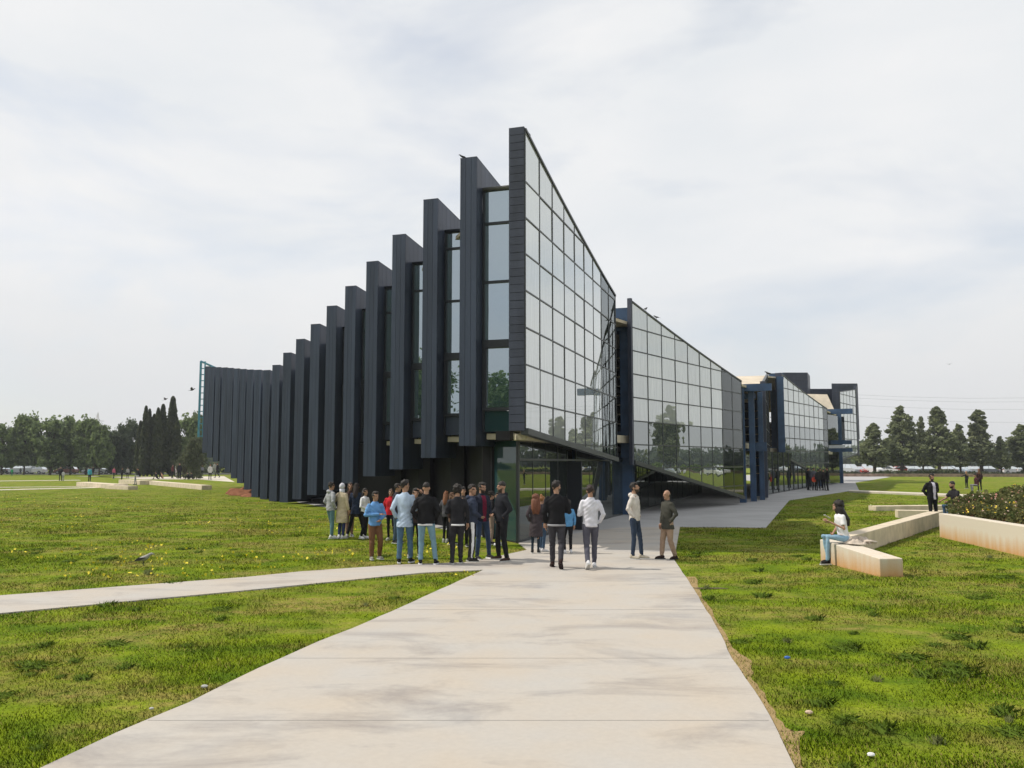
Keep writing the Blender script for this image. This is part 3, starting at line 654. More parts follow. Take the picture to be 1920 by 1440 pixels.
# ------------------------------------------------------------ concrete walls and benches
def conc(name, pts, zb, ztops, label, cat, m=None, seams=()):
    """pts: footprint polygon; ztops: height per point"""
    mb = MB(); k = len(pts); o = Vector((pts[0][0], pts[0][1], 0))
    vs = [(p[0]-o.x, p[1]-o.y, zb) for p in pts]+[(p[0]-o.x, p[1]-o.y, z) for p, z in zip(pts, ztops)]
    fs = [tuple(range(k-1, -1, -1)), tuple(range(k, 2*k))]+[(i, (i+1) % k, k+(i+1) % k, k+i) for i in range(k)]
    mb.add(vs, fs); ob = mb.build(name, m or M['concw']); ob.location = o; ob.location.z = 0
    bv = ob.modifiers.new('bevel', 'BEVEL'); bv.width = .015; bv.segments = 2
    tag(ob, label, cat)
    return ob
def bench_mat():
    m = mat('bench_concrete_stained', (.58, .52, .43), .85, .2, bump=.25, bscale=25); t = m.node_tree; b = t.nodes['Principled BSDF']
    c = nd(t, 'ShaderNodeTexCoord'); s = nd(t, 'ShaderNodeSeparateXYZ'); t.links.new(c.outputs['Object'], s.inputs[0])
    mpg = nd(t, 'ShaderNodeMapping'); mpg.inputs['Scale'].default_value = (5, 5, .8); t.links.new(c.outputs['Object'], mpg.inputs[0])
    n = nd(t, 'ShaderNodeTexNoise'); n.inputs['Scale'].default_value = 1.2; n.inputs['Detail'].default_value = 6; t.links.new(mpg.outputs[0], n.inputs['Vector'])
    a = nd(t, 'ShaderNodeMath', operation='MULTIPLY_ADD'); a.inputs[1].default_value = .45; t.links.new(n.outputs[0], a.inputs[0]); t.links.new(s.outputs[2], a.inputs[2])
    r = nd(t, 'ShaderNodeValToRGB'); e = r.color_ramp.elements; e[0].position = .22; e[1].position = .62; e[0].color = (.52, .30, .13, 1); e[1].color = (.60, .54, .45, 1)
    t.links.new(a.outputs[0], r.inputs[0]); t.links.new(r.outputs[0], b.inputs['Base Color']); return m
M['bench'] = bench_mat()
ba, bb_ = G(1538.5, 1053), G(1650.5, 1082)
dd = (bb_-ba).normalized(); nn = Vector((-dd.y, dd.x, 0));  nn = nn if nn.x > 0 else -nn
conc('concrete_bench', [ba, bb_, bb_+nn*.47, ba+nn*.47], -.1, [.49, .35, .35, .49], 'short lit concrete bench wall with orange-stained sides that the woman in white sits on', 'bench', M['bench'])
la = ba+Vector((.37, -.02, 0)); lb = Vector((15.3, 30.6, 0)); d2 = (lb-la).normalized(); n2 = Vector((-d2.y, d2.x, 0))
conc('concrete_bench', [la-n2*-.0, lb, lb+n2*.42, la+n2*.36], -.1, [.47, .47, .47, .47], 'long low grey concrete wall running from the seated woman back towards the standing man', 'bench')
a = G(1684, 971); conc('concrete_bench', [a, a+Vector((2.6, -.9, 0)), a+Vector((2.8, -.35, 0)), a+Vector((.1, .5, 0))], -.1, [.30]*4, 'short pale concrete wall end just left of the standing man', 'bench')
a = G(1700, 966, 0)+Vector((0, 3.0, 0)); conc('concrete_bench', [a, a+Vector((6.5, 1.4, 0)), a+Vector((6.4, 2.0, 0)), a+Vector((-.1, .6, 0))], -.1, [.22]*4, 'narrow pale concrete wall behind the standing man', 'bench')
pa, pb = G(1762, 1007), G(1921, 1044); d3 = (pb-pa).normalized(); n3 = Vector((d3.y, -d3.x, 0)); n3 = n3 if n3.x > 0 else -n3
pe = pa+d3*14
pw = conc('planter_wall', [pa, pe, pe+n3*.28, pa+n3*.28+Vector((0, -.1, 0))], -.1, [.70, .72, .72, .70], 'tall cream concrete planter wall holding back the flowering hedge at the right edge', 'planter', M['bench'])
mb = MB(); q0 = pa+n3*.28
far_ = pa+Vector((9, 9, 0)); dq = (far_-q0).normalized(); nq = Vector((dq.y, -dq.x, 0))*.28
mb.prism([(0, 0, 0), (far_.x-q0.x, far_.y-q0.y, 0), (far_.x-q0.x+nq.x, far_.y-q0.y+nq.y, 0), (nq.x, nq.y, 0)], (0, 0, .69)); o = mb.build('planter_wall', M['concw']); o.location = q0-pw.location; o.parent = pw
mb = MB(); mb.prism([(q0.x, q0.y, 0), ((pe+n3*.28).x, (pe+n3*.28).y, 0), (22, 10, 0), (30, 30, 0), (far_.x, far_.y, 0)], (0, 0, .62)); o = mb.build('planter_soil', M['soil']); tag(o, kind='structure')
for (x0, y0, x1, y1, wd, h, lb_) in ((143, 911.5, 214, 917, 1.1, .38, 'cream concrete seat wall below the person in the turquoise top'), (197, 916.5, 240, 918.5, .8, .30, 'short cream concrete block with dark end on the left lawn'),
                                (222, 907, 262, 909, 1.2, .42, 'cream concrete seat wall under the seated person far left'), (262, 907, 378, 918.5, .8, .36, 'long tapering cream concrete wall on the far left lawn')):
    a, c = G(x0, y0), G(x1, y1); dq = (c-a).normalized(); nq = Vector((-dq.y, dq.x, 0)); nq = nq if nq.y > 0 else -nq
    conc('concrete_bench', [a, c, c+nq*wd, a+nq*wd], -.1, [h]*4, lb_, 'bench')
# low kerb wall in front of the right car park, with pebbled edge
a, c = Vector((44, 134, 0)), Vector((170, 122, 0))
conc('kerb_wall', [a, c, c+Vector((0, .5, 0)), a+Vector((0, .5, 0))], -.1, [.45]*4, 'long low brown-grey kerb wall along the edge of the right car park lawn', 'wall', mat('kerb_stone', (.28, .2, .15), .9, var=.3, vscale=2))
# ------------------------------------------------------------ vegetation
def leaf_mesh(name, centers, size, m, aspect=1.0, up=0.0):
    n = len(centers); c = np.asarray(centers)
    a = np.random.normal(size=(n, 3)); a /= np.linalg.norm(a, axis=1)[:, None]
    b_ = np.random.normal(size=(n, 3)); b_[:, 2] += up; b_ -= a*(a*b_).sum(1)[:, None]; b_ /= np.linalg.norm(b_, axis=1)[:, None]
    s = (size*np.random.uniform(.6, 1.3, n))[:, None]
    v = np.stack([c-a*s*.5-b_*s*aspect*.5, c+a*s*.5-b_*s*aspect*.4, c+a*s*.35+b_*s*aspect*.5, c-a*s*.45+b_*s*aspect*.45], 1).reshape(-1, 3)
    me = bpy.data.meshes.new(name); me.vertices.add(4*n); me.vertices.foreach_set('co', v.ravel().astype(np.float32))
    me.loops.add(4*n); me.loops.foreach_set('vertex_index', np.arange(4*n, dtype=np.int32))
    me.polygons.add(n); me.polygons.foreach_set('loop_start', np.arange(0, 4*n, 4, dtype=np.int32)); me.materials.append(m)
    me.update(calc_edges=True); return me
def leafmat(name, c1, c2, vs=.8):
    m = mat(name, c1, .7, .15, col2=c2, vscale=vs)
    t = m.node_tree; b = t.nodes['Principled BSDF']; o = [n for n in t.nodes if n.type == 'OUTPUT_MATERIAL'][0]
    tr = nd(t, 'ShaderNodeBsdfTranslucent'); mx = nd(t, 'ShaderNodeMixShader'); mx.inputs[0].default_value = .38
    src = b.inputs['Base Color'].links[0].from_socket; t.links.new(src, tr.inputs[0])
    t.links.new(b.outputs[0], mx.inputs[1]); t.links.new(tr.outputs[0], mx.inputs[2]); t.links.new(mx.outputs[0], o.inputs[0]); return m
LM = {'broad': leafmat('leaves_broad', (.10, .14, .06), (.22, .28, .11)), 'pine': leafmat('leaves_pine', (.12, .14, .075), (.25, .28, .14)), 'pine2': leafmat('leaves_pine_grey', (.11, .13, .07), (.24, .26, .14)),
      'cypress': leafmat('leaves_cypress', (.04, .053, .028), (.09, .105, .05)), 'olive': leafmat('leaves_olive', (.07, .085, .045), (.13, .145, .08)),
      'lime': leafmat('leaves_lime', (.07, .12, .02), (.16, .22, .04)), 'grey': leafmat('leaves_grey', (.06, .085, .045), (.12, .15, .08))}
def tree_meshes(kind, h, wd, lm, nl=2600, base=.16, lsize=.42):
    """trunk, crown meshes, built at the origin"""
    P = []
    lobes = []
    if kind == 'cypress':
        for i in range(nl):
            t = random.random()**.8; z = h*(.03+.97*t); r = wd/2*min(1, (t*6+.25))*(1-t)**.55*(1+.22*math.sin(7*t+3*math.cos(random.random()*6)))
            a = random.random()*6.283; rr = r*math.sqrt(random.uniform(.35, 1)); P.append((rr*math.cos(a), rr*math.sin(a), z))
    else:
        nlobe = 60 if kind == 'broad' else 90
        for i in range(nlobe):
            t = random.random()
            z = h*(base+(1-base)*t*(.93 if kind == 'broad' else .98))
            if kind == 'broad': env = wd/2*math.sqrt(max(.05, 1-((t-.42)/.62)**2))
            else: env = wd/2*max(.03, min(1, (1.0-t)**.62*1.05)*min(1, .55+t*2.2)*(.86+.2*math.sin(5*t+h*3+wd*7)))*(.9+.1*math.sin(9*t))
            a = random.random()*6.283; rr = env*math.sqrt(random.uniform(.05, 1))*random.uniform(.7, 1.05)
            lr = (wd*.115 if kind == 'broad' else wd*.105)*random.uniform(.5, 1.35)*(1.15-.8*t if kind != 'broad' else 1)
            lobes.append((rr*math.cos(a), rr*math.sin(a), z, lr))
        per = nl//nlobe
        for (x, y, z, lr) in lobes:
            for _ in range(per):
                v = Vector((random.gauss(0, 1), random.gauss(0, 1), random.gauss(0, 1)))*lr*.52
                P.append((x+v.x*random.uniform(.8, 1.15), y+v.y, max(h*base*.85, z+v.z*.9)))
    me = leaf_mesh('crown', P, lsize, lm, 1.5 if kind == 'cypress' else 1.0, 2.0 if kind == 'cypress' else 0)
    t = MB(); th = h*(.9 if kind != 'broad' else .55); lean = random.uniform(-.04, .04)*h
    t.tube([(0, 0, -.1), (lean*.3, 0, th*.3), (lean, 0, th*.7), (lean*1.1, .1, th)], [h*.022, h*.017, h*.010, h*.003], 7)
    for (x, y, z, lr) in lobes[::2]:
        z0 = max(h*.12, z-h*.16-abs(x)*.3); zz = min(z0, th*.95); t.tube([(lean*zz/th, 0, zz), ((x+lean)*.5, y*.5, (zz+z)/2+.1), (x, y, z)], [h*.008, h*.005, h*.002], 5)
    return t.mesh('trunk', M['bark']), me
def tree(x, y, tm, rz, sc, label, group, name='tree', cat='tree'):
    r = empty(name, (x, y, 0), rz); r.scale = sc; tag(r, label, cat, group)
    link('trunk', tm[0], r); link('crown', tm[1], r); return r
protoP = [tree_meshes('pine', 12, 6.6, LM['pine'], 8500, .19, .34), tree_meshes('pine', 12, 7.2, LM['pine'], 8500, .19, .34), tree_meshes('pine', 12, 6.0, LM['pine2'], 8000, .19, .34)]
protoB = [tree_meshes('broad', 11, 8, LM['broad'], 9000, .19, .42), tree_meshes('broad', 11, 7.5, LM['broad'], 9000, .19, .42), tree_meshes('broad', 11, 8, LM['grey'], 8000, .1, .42)]
protoC = [tree_meshes('cypress', 12, 2.3, LM['cypress'], 5500, lsize=.3), tree_meshes('cypress', 12, 2.5, LM['cypress'], 5500, lsize=.3)]
protoO = [tree_meshes('broad', 6, 6, LM['olive'], 2600, .05, .32)]
def place(px, ytop, Y, wpx, protos, i, label, group, name, h0, w0):
    h = At(px, ytop, Y).z; wd = wpx*Y/F*(1.0 if protos is protoC else 1.32)
    tree(X(px, Y), Y, protos[i % len(protos)], random.uniform(0, 6.28), (wd/w0, wd/w0, h/h0), label, group, name)
gR = 'conifers between the right lawn and the car park'
for i, (px, yt, Y, wp, lb_) in enumerate(((1637, 793, 150, 62, 'rounded conifer right against the end of the glass building'), (1688, 761, 152, 66, 'tall conifer behind the white van, second from the building'),
     (1727, 781, 158, 34, 'narrow conifer squeezed between two taller ones'), (1757, 762, 150, 68, 'broad tall conifer near the middle of the right tree row'),
     (1797, 795, 156, 40, 'slim low conifer with gaps left of the pointed one'), (1836, 769, 150, 70, 'tall pointed conifer above the two people on the right lawn'),
     (1873, 818, 149, 34, 'low side conifer leaning out beside the pointed one'), (1916, 796, 150, 66, 'dark conifer cut by the right edge of the photo'))):
    place(px, yt, Y, wp, protoP, i, lb_, gR, 'conifer_tree', 12, 6.6)
for i, (px, yt, Y, wp, lb_) in enumerate(((1612, 850, 215, 30, 'just right of the glass building end'), (1660, 845, 216, 40, 'behind the white van'), (1720, 842, 218, 44, 'behind the narrow conifer'), (1782, 846, 216, 40, 'left of the pointed conifer'), (1885, 852, 220, 40, 'in the gap near the right edge'))):
    place(px, yt, Y, wp, protoB, i, 'low dark tree '+lb_, 'low trees behind the car park', 'background_tree', 11, 8)
gL = 'broadleaf trees along the left street'
for i, (px, yt, Y, wp, lb_) in enumerate(((8, 797, 150, 44, 'dark round tree cut by the left edge of the photo'), (50, 775, 152, 46, 'tallest rounded tree left of the white hatchback'), (24, 802, 170, 30, 'yellowish tree half hidden behind the tall left tree'),
     (98, 784, 150, 60, 'wide dark tree above the white hatchback'), (136, 783, 153, 42, 'bushy tree above the two people in dark clothes'), (165, 782, 150, 46, 'tree with a gap showing the pale building beside it'),
     (190, 796, 148, 38, 'lighter leaning tree over the pale building gap'), (222, 796, 154, 40, 'soft grey-green tree left of the cypresses'), (248, 788, 156, 42, 'grey-green tree touching the cypress clump'),
     (352, 780, 158, 52, 'dark tree mass between cypress and building end'), (374, 776, 165, 34, 'dark tree just behind the teal ladder frame'))):
    place(px, yt, Y, wp, protoB, 2 if 'grey' in lb_ or 'yellow' in lb_ else i % 2, lb_, gL, 'broadleaf_tree', 11, 8)
for i, (px, yt, wp, lb_) in enumerate(((273, 763, 16, 'twin-tipped cypress at the left of the clump'), (280, 768, 14, 'slim cypress second from left in the clump'), (289, 778, 18, 'dusty cypress in the middle of the clump'),
     (296, 766, 16, 'cypress with ragged top left of the tallest pair'), (305, 760, 20, 'bushy cypress beside the tallest one'), (323, 745, 22, 'tallest sharply pointed dark cypress'), (333, 790, 17, 'short cypress hugging the right side of the tallest one'), (264, 790, 15, 'low cypress at the outer left of the clump'))):
    place(px, yt, 135+i % 3*2, wp*1.25, protoC, i, lb_, 'cypresses on the left lawn', 'cypress_tree', 12, 2.4)
for px, yt, Y, wp, lb_ in ((366, 820, 112, 36, 'grey-green olive bush below the teal ladder frame'), (348, 850, 118, 22, 'low olive bush right of the tall cypress')):
    place(px, yt, Y, wp, protoO, 0, lb_, 'olive bushes', 'olive_bush', 6, 6)
# trees that only the glass shows: beyond the right edge and behind the viewer
for i, (x, y, s) in enumerate(((118, 128, 1), (126, 108, 1.1), (132, 92, .9), (128, 76, 1.15), (140, 60, 1.0), (150, 40, 1.1), (96, 120, .95), (75, 34, .9), (60, 62, .8), (150, 15, 1.1))):
    tree(x, y, protoP[i % 3], i, (1.4*s, 1.4*s, s*1.05), 'conifer standing beyond the right edge, reflected in the glass wall', 'conifers reflected in the glass', 'conifer_tree')
protoR = [tree_meshes('broad', 11, 9, LM['broad'], 16000, .08, .24)]
for i, (x, y, s) in enumerate(((-62, -38, 1.5), (-52, -48, 1.35), (-72, -28, 1.4), (-38, -56, 1.3), (0, -60, .9), (24, -52, .8), (-84, -40, 1.6))):
    tree(x, y, protoR[0], i, (s*1.2, s*1.2, s), 'broadleaf tree behind the viewer, reflected in the bay windows', 'trees reflected in the bay windows', 'broadleaf_tree')
# far hedges and woods as masses
def mass(name, pts, h, lm, n, ls, wd=2.0):
    P = []
    for _ in range(n):
        k = random.randrange(len(pts)-1); a, c = pts[k], pts[k+1]; t = random.random()
        x = a[0]+(c[0]-a[0])*t; y = a[1]+(c[1]-a[1])*t; hh = h*(.75+.25*math.sin(x*.31)+.2*math.sin(x*.83+2))
        P.append((x+random.uniform(-wd, wd)*.5, y+random.uniform(-wd, wd)*.5, hh*random.random()**.6))
    o = link(name, leaf_mesh(name, P, ls, lm)); tag(o, kind='stuff'); return o
tag(mass('hedge', [(46, 138), (190, 126)], .85, LM['cypress'], 6000, .5, 2.5), 'low dark hedge between the kerb wall and the parked cars', 'hedge')
tag(mass('shrub_belt', [(88, 134), (190, 124)], 1.5, LM['lime'], 2600, .5, 3), 'light green shrubs in front of the right car park', 'shrubs')
tag(mass('far_wood', [(-330, 300), (-60, 330)], 9, LM['grey'], 5000, 2.2, 12), 'hazy strip of trees far behind the left street', 'woods')
tag(mass('far_wood', [(90, 330), (480, 260)], 9, LM['grey'], 6000, 2.2, 12), 'hazy strip of trees far behind the right car park', 'woods')
tag(mass('street_hedge', [(-210, 178), (-40, 178)], 2.4, LM['grey'], 5000, .7, 2), 'grey-green hedge behind the cars on the left street', 'hedge')
# flowering hedge in the planter: separate rose shrubs
def shrub_mesh(nl, lm, r, hh):
    P = []
    for _ in range(nl):
        a = random.random()*6.283; q_ = random.random()**.5*r; zz = hh*(1-(q_/r)**2*.55)*random.random()**.45
        P.append((q_*math.cos(a)*(1+.2*math.sin(3*a)), q_*math.sin(a), zz+.12*math.sin(7*a+q_*5)))
    return leaf_mesh('foliage', P, .075, lm)
LM['rose'] = leafmat('leaves_rose', (.07, .10, .03), (.20, .19, .075), 4)
FM = [mat('petals_pink', (.62, .30, .24), .6), mat('petals_yellow', (.75, .55, .06), .6), mat('petals_pale', (.62, .45, .36), .6)]
shp = [shrub_mesh(3000, LM['rose'], 1.05, .8) for _ in range(3)]
def flower_mesh(n, r, hh, m):
    P = []
    for _ in range(n):
        a = random.random()*6.283; q_ = random.random()**.5*r; P.append((q_*math.cos(a), q_*math.sin(a), hh*(1-(q_/r)**2*.55)*random.uniform(.8, 1.12)))
    return leaf_mesh('flowers', P, .07, m)
flm = [flower_mesh(60, 1.0, .8, m) for m in FM]
k = 0
for (x, y, s, h) in ((13.5, 25.0, .62, .55), (13.6, 23.6, .75, .6), (14.4, 26.2, .9, .85), (15.2, 24.4, 1, .95), (14.7, 22.6, .95, .8), (16.4, 26.6, 1.1, 1.1), (15.8, 21.6, 1, 1), (13.5, 21.6, .85, .7), (13.9, 19.8, .95, .75), (17.6, 24.4, 1.1, 1.15), (13.6, 17.8, .9, .8), (18.2, 27.4, 1.2, 1.3), (16.8, 28.4, 1.0, 1.0), (19.9, 28.6, 1.2, 1.4), (16.2, 19, 1.1, 1)):
    r = empty('rose_shrub', (x, y, .58), k*1.3); r.scale = (s, s, h)
    tag(r, 'flowering rose shrub in the concrete planter, part of the tangled hedge', 'shrub', 'rose shrubs in the planter')
    link('foliage', shp[k % 3], r); tag(link('flowers', flm[k % 3], r), kind='stuff'); tag(link('flowers', flm[(k+1) % 3], r), kind='stuff')
    t = MB()
    for j in range(6): t.tube([(0, 0, -.02), (random.uniform(-.4, .4), random.uniform(-.4, .4), .55)], [.014, .006], 5)
    t.build('stem', M['bark'], r); k += 1
ag = empty('agave', (14.25, 22.0, .6)); tag(ag, 'grey-green spiky succulent at the planter edge by the right border', 'plant')
agm = mat('agave_leaf', (.14, .20, .15), .5, .3, var=.15)
for j in range(9):
    a = j*.7; t = MB(); t.tube([(0, 0, 0), (.22*math.cos(a), .22*math.sin(a), .25), (.42*math.cos(a), .42*math.sin(a), .38)], [.05, .045, .004], 6, sy=.3); t.build('leaf', agm, ag, smooth=True)

# ------------------------------------------------------------ grass blades
def inpoly(x, y, poly):
    r = np.zeros(len(x), bool); n = len(poly)
    for i in range(n):
        x0, y0, x1, y1 = poly[i][0], poly[i][1], poly[(i+1) % n][0], poly[(i+1) % n][1]
        if y0 == y1: continue
        c = ((y0 > y) != (y1 > y)) & (x < (x1-x0)*(y-y0)/(y1-y0)+x0); r ^= c
    return r
foot = [(PC.x, PC.y), (PAe.x, PAe.y), (20, 60), (-28, 76)]
plant = [(q0.x-.3, q0.y), (pe.x-.3, pe.y), (22, 8), (30, 30), (far_.x, far_.y)]
benchp = [(ba.x, ba.y), (bb_.x, bb_.y), ((bb_+nn*.47).x, (bb_+nn*.47).y), ((ba+nn*.47).x, (ba+nn*.47).y)]
def cull(x, y):
    k = ~inpoly(x, y, main_poly) & ~inpoly(x, y, plaza) & ~inpoly(x, y, plant) & ~inpoly(x, y, benchp) & ~inpoly(x, y, foot)
    return k
def vnoise(x, y, s, seed):
    r = np.zeros_like(x); rs = np.random.RandomState(seed)
    for i in range(7):
        a = rs.uniform(0, 6.28); f = s*rs.uniform(.6, 2.2); r += np.sin((x*math.cos(a)+y*math.sin(a))*f+rs.uniform(0, 6.28)+1.2*np.sin((x*math.sin(a)-y*math.cos(a))*f*.7))
    return r/3.2
def grass(n, y0, y1, hfac, wfac, power=2.0):
    u = np.random.rand(n)
    Y = y0*(y1/y0)**u                                        # log-uniform: density ~ 1/Y^2 over a fan
    Xc = np.random.uniform(-.72, .72, n)*Y*1.0+np.random.uniform(-1, 1, n)
    k = cull(Xc, Y); x, y = Xc[k], Y[k]
    den = vnoise(x, y, 1.5, 3)*.6+vnoise(x, y, 4.5, 5)*.5
    k = np.random.rand(len(x)) < np.clip(.62+.5*den, .10, 1)*np.clip((85-y)/50, 0, 1)*np.where(inpoly(x, y, earth_poly), .5, 1); x, y, den = x[k], y[k], den[k]
    m = len(x); sc = np.clip(y/9, 1, 4)**.7
    h = np.clip(.013+.012*den+np.random.rand(m)*.016, .007, .06)*hfac*sc**.6
    wd = .0034*wfac*sc*np.random.uniform(.7, 1.4, m)
    a = np.random.uniform(0, 6.28, m); lean = np.random.uniform(.1, 1.1, m)*h; la = np.random.uniform(0, 6.28, m)
    v = np.zeros((m, 3, 3), np.float32)
    v[:, 0, 0] = x-np.cos(a)*wd; v[:, 0, 1] = y-np.sin(a)*wd; v[:, 1, 0] = x+np.cos(a)*wd; v[:, 1, 1] = y+np.sin(a)*wd
    v[:, 2, 0] = x+np.cos(la)*lean; v[:, 2, 1] = y+np.sin(la)*lean; v[:, 2, 2] = h; v[:, 0, 2] = v[:, 1, 2] = .0
    me = bpy.data.meshes.new('grass'); me.vertices.add(3*m); me.vertices.foreach_set('co', v.ravel()); me.loops.add(3*m)
    me.loops.foreach_set('vertex_index', np.arange(3*m, dtype=np.int32)); me.polygons.add(m); me.polygons.foreach_set('loop_start', np.arange(0, 3*m, 3, dtype=np.int32))
    me.materials.append(M['blade']); me.materials.append(M['straw'])
    dry = vnoise(x, y, .9, 21)*.5+vnoise(x, y, 3.1, 22)*.4
    me.polygons.foreach_set('material_index', (np.random.rand(m) < np.clip(.16+.45*dry, .02, .7)).astype(np.int32)); me.update(calc_edges=True)
    nr = np.zeros((3*m, 3), np.float32); nr[:, 2] = 1; nr[:, :2] = np.repeat(np.stack([np.cos(la), np.sin(la)], 1)*.45, 3, axis=0); nr /= np.linalg.norm(nr, axis=1)[:, None]
    me.normals_split_custom_set_from_vertices(nr.tolist()) 
    return me
gme = grass(1250000, 5.6, 84, 1.0, 1.0)
tag(link('grass', gme), 'short green and straw-coloured lawn grass on both sides of the path', 'grass', kind='stuff')
# yellow wildflowers
n = 1500; Y = 16*(55/16)**np.random.rand(n); Xf = np.random.uniform(-.62, -.05, n)*Y; k = cull(Xf, Y) & (vnoise(Xf, Y, .55, 11) > .1); x, y = Xf[k], Y[k]
P = np.stack([x+np.random.normal(0, .1, len(x)), y, np.random.uniform(.05, .10, len(x))], 1)
tag(link('wildflowers', leaf_mesh('wildflowers', P, .045, mat('yellow_petals', (.75, .62, .03), .6))), 'small yellow wildflowers scattered over the left lawn', 'flowers', kind='stuff')
# weeds: darker rosettes in the foreground
def tuft(n, r, h, m):
    t = MB()
    for j in range(n):
        a = random.random()*6.283; q_ = random.random()*r; b0 = Vector((q_*math.cos(a), q_*math.sin(a), 0)); t_ = b0+Vector((random.gauss(0, r*.4), random.gauss(0, r*.4), h*random.uniform(.5, 1.1)))
        wv = Vector((-math.sin(a), math.cos(a), 0))*.008; t.add([b0-wv, b0+wv, (b0+t_)/2+wv*1.1+Vector((0, 0, .01)), t_], [(0, 1, 2, 3)])
    return t.mesh('leaf_tuft', m)
wm = [leafmat('weed_dark', (.10, .165, .018), (.15, .225, .025), 6), leafmat('weed_pale', (.13, .16, .05), (.22, .24, .09), 6)]
tf = [tuft(90, .12, .07, wm[0]), tuft(130, .2, .06, wm[0]), tuft(70, .1, .11, wm[1])]
wroot = None
cnt = 0; vsW = MB()
while cnt < 100:
    Yv = 5.8*(22/5.8)**random.random(); xv = random.uniform(-.66, .66)*Yv
    if not cull(np.array([xv]), np.array([Yv]))[0]: continue
    src = tf[0 if random.random() < .55 else (1 if random.random() < .8 else 2)]; s_ = random.uniform(.5, 1.25); co, si = math.cos(cnt), math.sin(cnt)
    mi = 1 if src is tf[2] else 0
    vsW.add([((v.co.x*co-v.co.y*si)*s_+xv, (v.co.x*si+v.co.y*co)*s_+Yv, v.co.z*s_) for v in src.vertices], [tuple(p.vertices) for p in src.polygons], mi); cnt += 1
o = vsW.build('weeds', wm); o.data.normals_split_custom_set_from_vertices([(math.sin(i*1.7)*.35, math.cos(i*2.3)*.35, .87) for i in range(len(o.data.vertices))]); tag(o, 'dark and pale weed tufts dotted through the foreground lawn', 'weeds', kind='stuff')
# dry earth flecks along path edges
def pebble(px, py, s, m, name, label, cat):
    p = G(px, py); t = MB(); t.ell((0, 0, s*.3), (s, s*.8, s*.5), nu=8, nv=5)
    t.v = [(v[0]*(1+random.uniform(-.15, .15)), v[1]*(1+random.uniform(-.15, .15)), v[2]) for v in t.v]
    o = t.build(name, m); o.location = (p.x, p.y, .02); tag(o, label, cat)
pebble(1517, 1342, .035, mat('stone_tan', (.5, .38, .28), .9), 'stone', 'tan stone lying in the grass right of the path', 'stone')
pebble(1633, 1422, .03, M['white'], 'litter', 'small white scrap of paper in the grass near the lower right', 'litter')
pebble(1476, 1238, .035, mat('blue_plastic', (.03, .12, .4), .5), 'bottle_cap', 'small blue plastic scrap in the grass right of the path', 'litter')
pebble(383, 1293, .035, mat('stone_grey', (.4, .4, .38), .9), 'stone', 'grey stone in the grass beside the left path edge', 'stone')
pebble(284, 1334, .022, mat('stone_grey2', (.42, .42, .4), .9), 'stone', 'smaller grey stone further down the left path edge', 'stone')
# drain grate
gp = G(1330, 1104); gr = empty('drain_grate', (gp.x, gp.y, .01)); tag(gr, 'small slotted drain grate set in the grass right of the path', 'grate')
grm = mat('grate_iron', (.16, .13, .08), .8)
for i in range(9):
    t = MB(); t.box((-.25+i*.06, 0, 0), (.012, .20, .012), .9); t.build('bar', grm, gr)

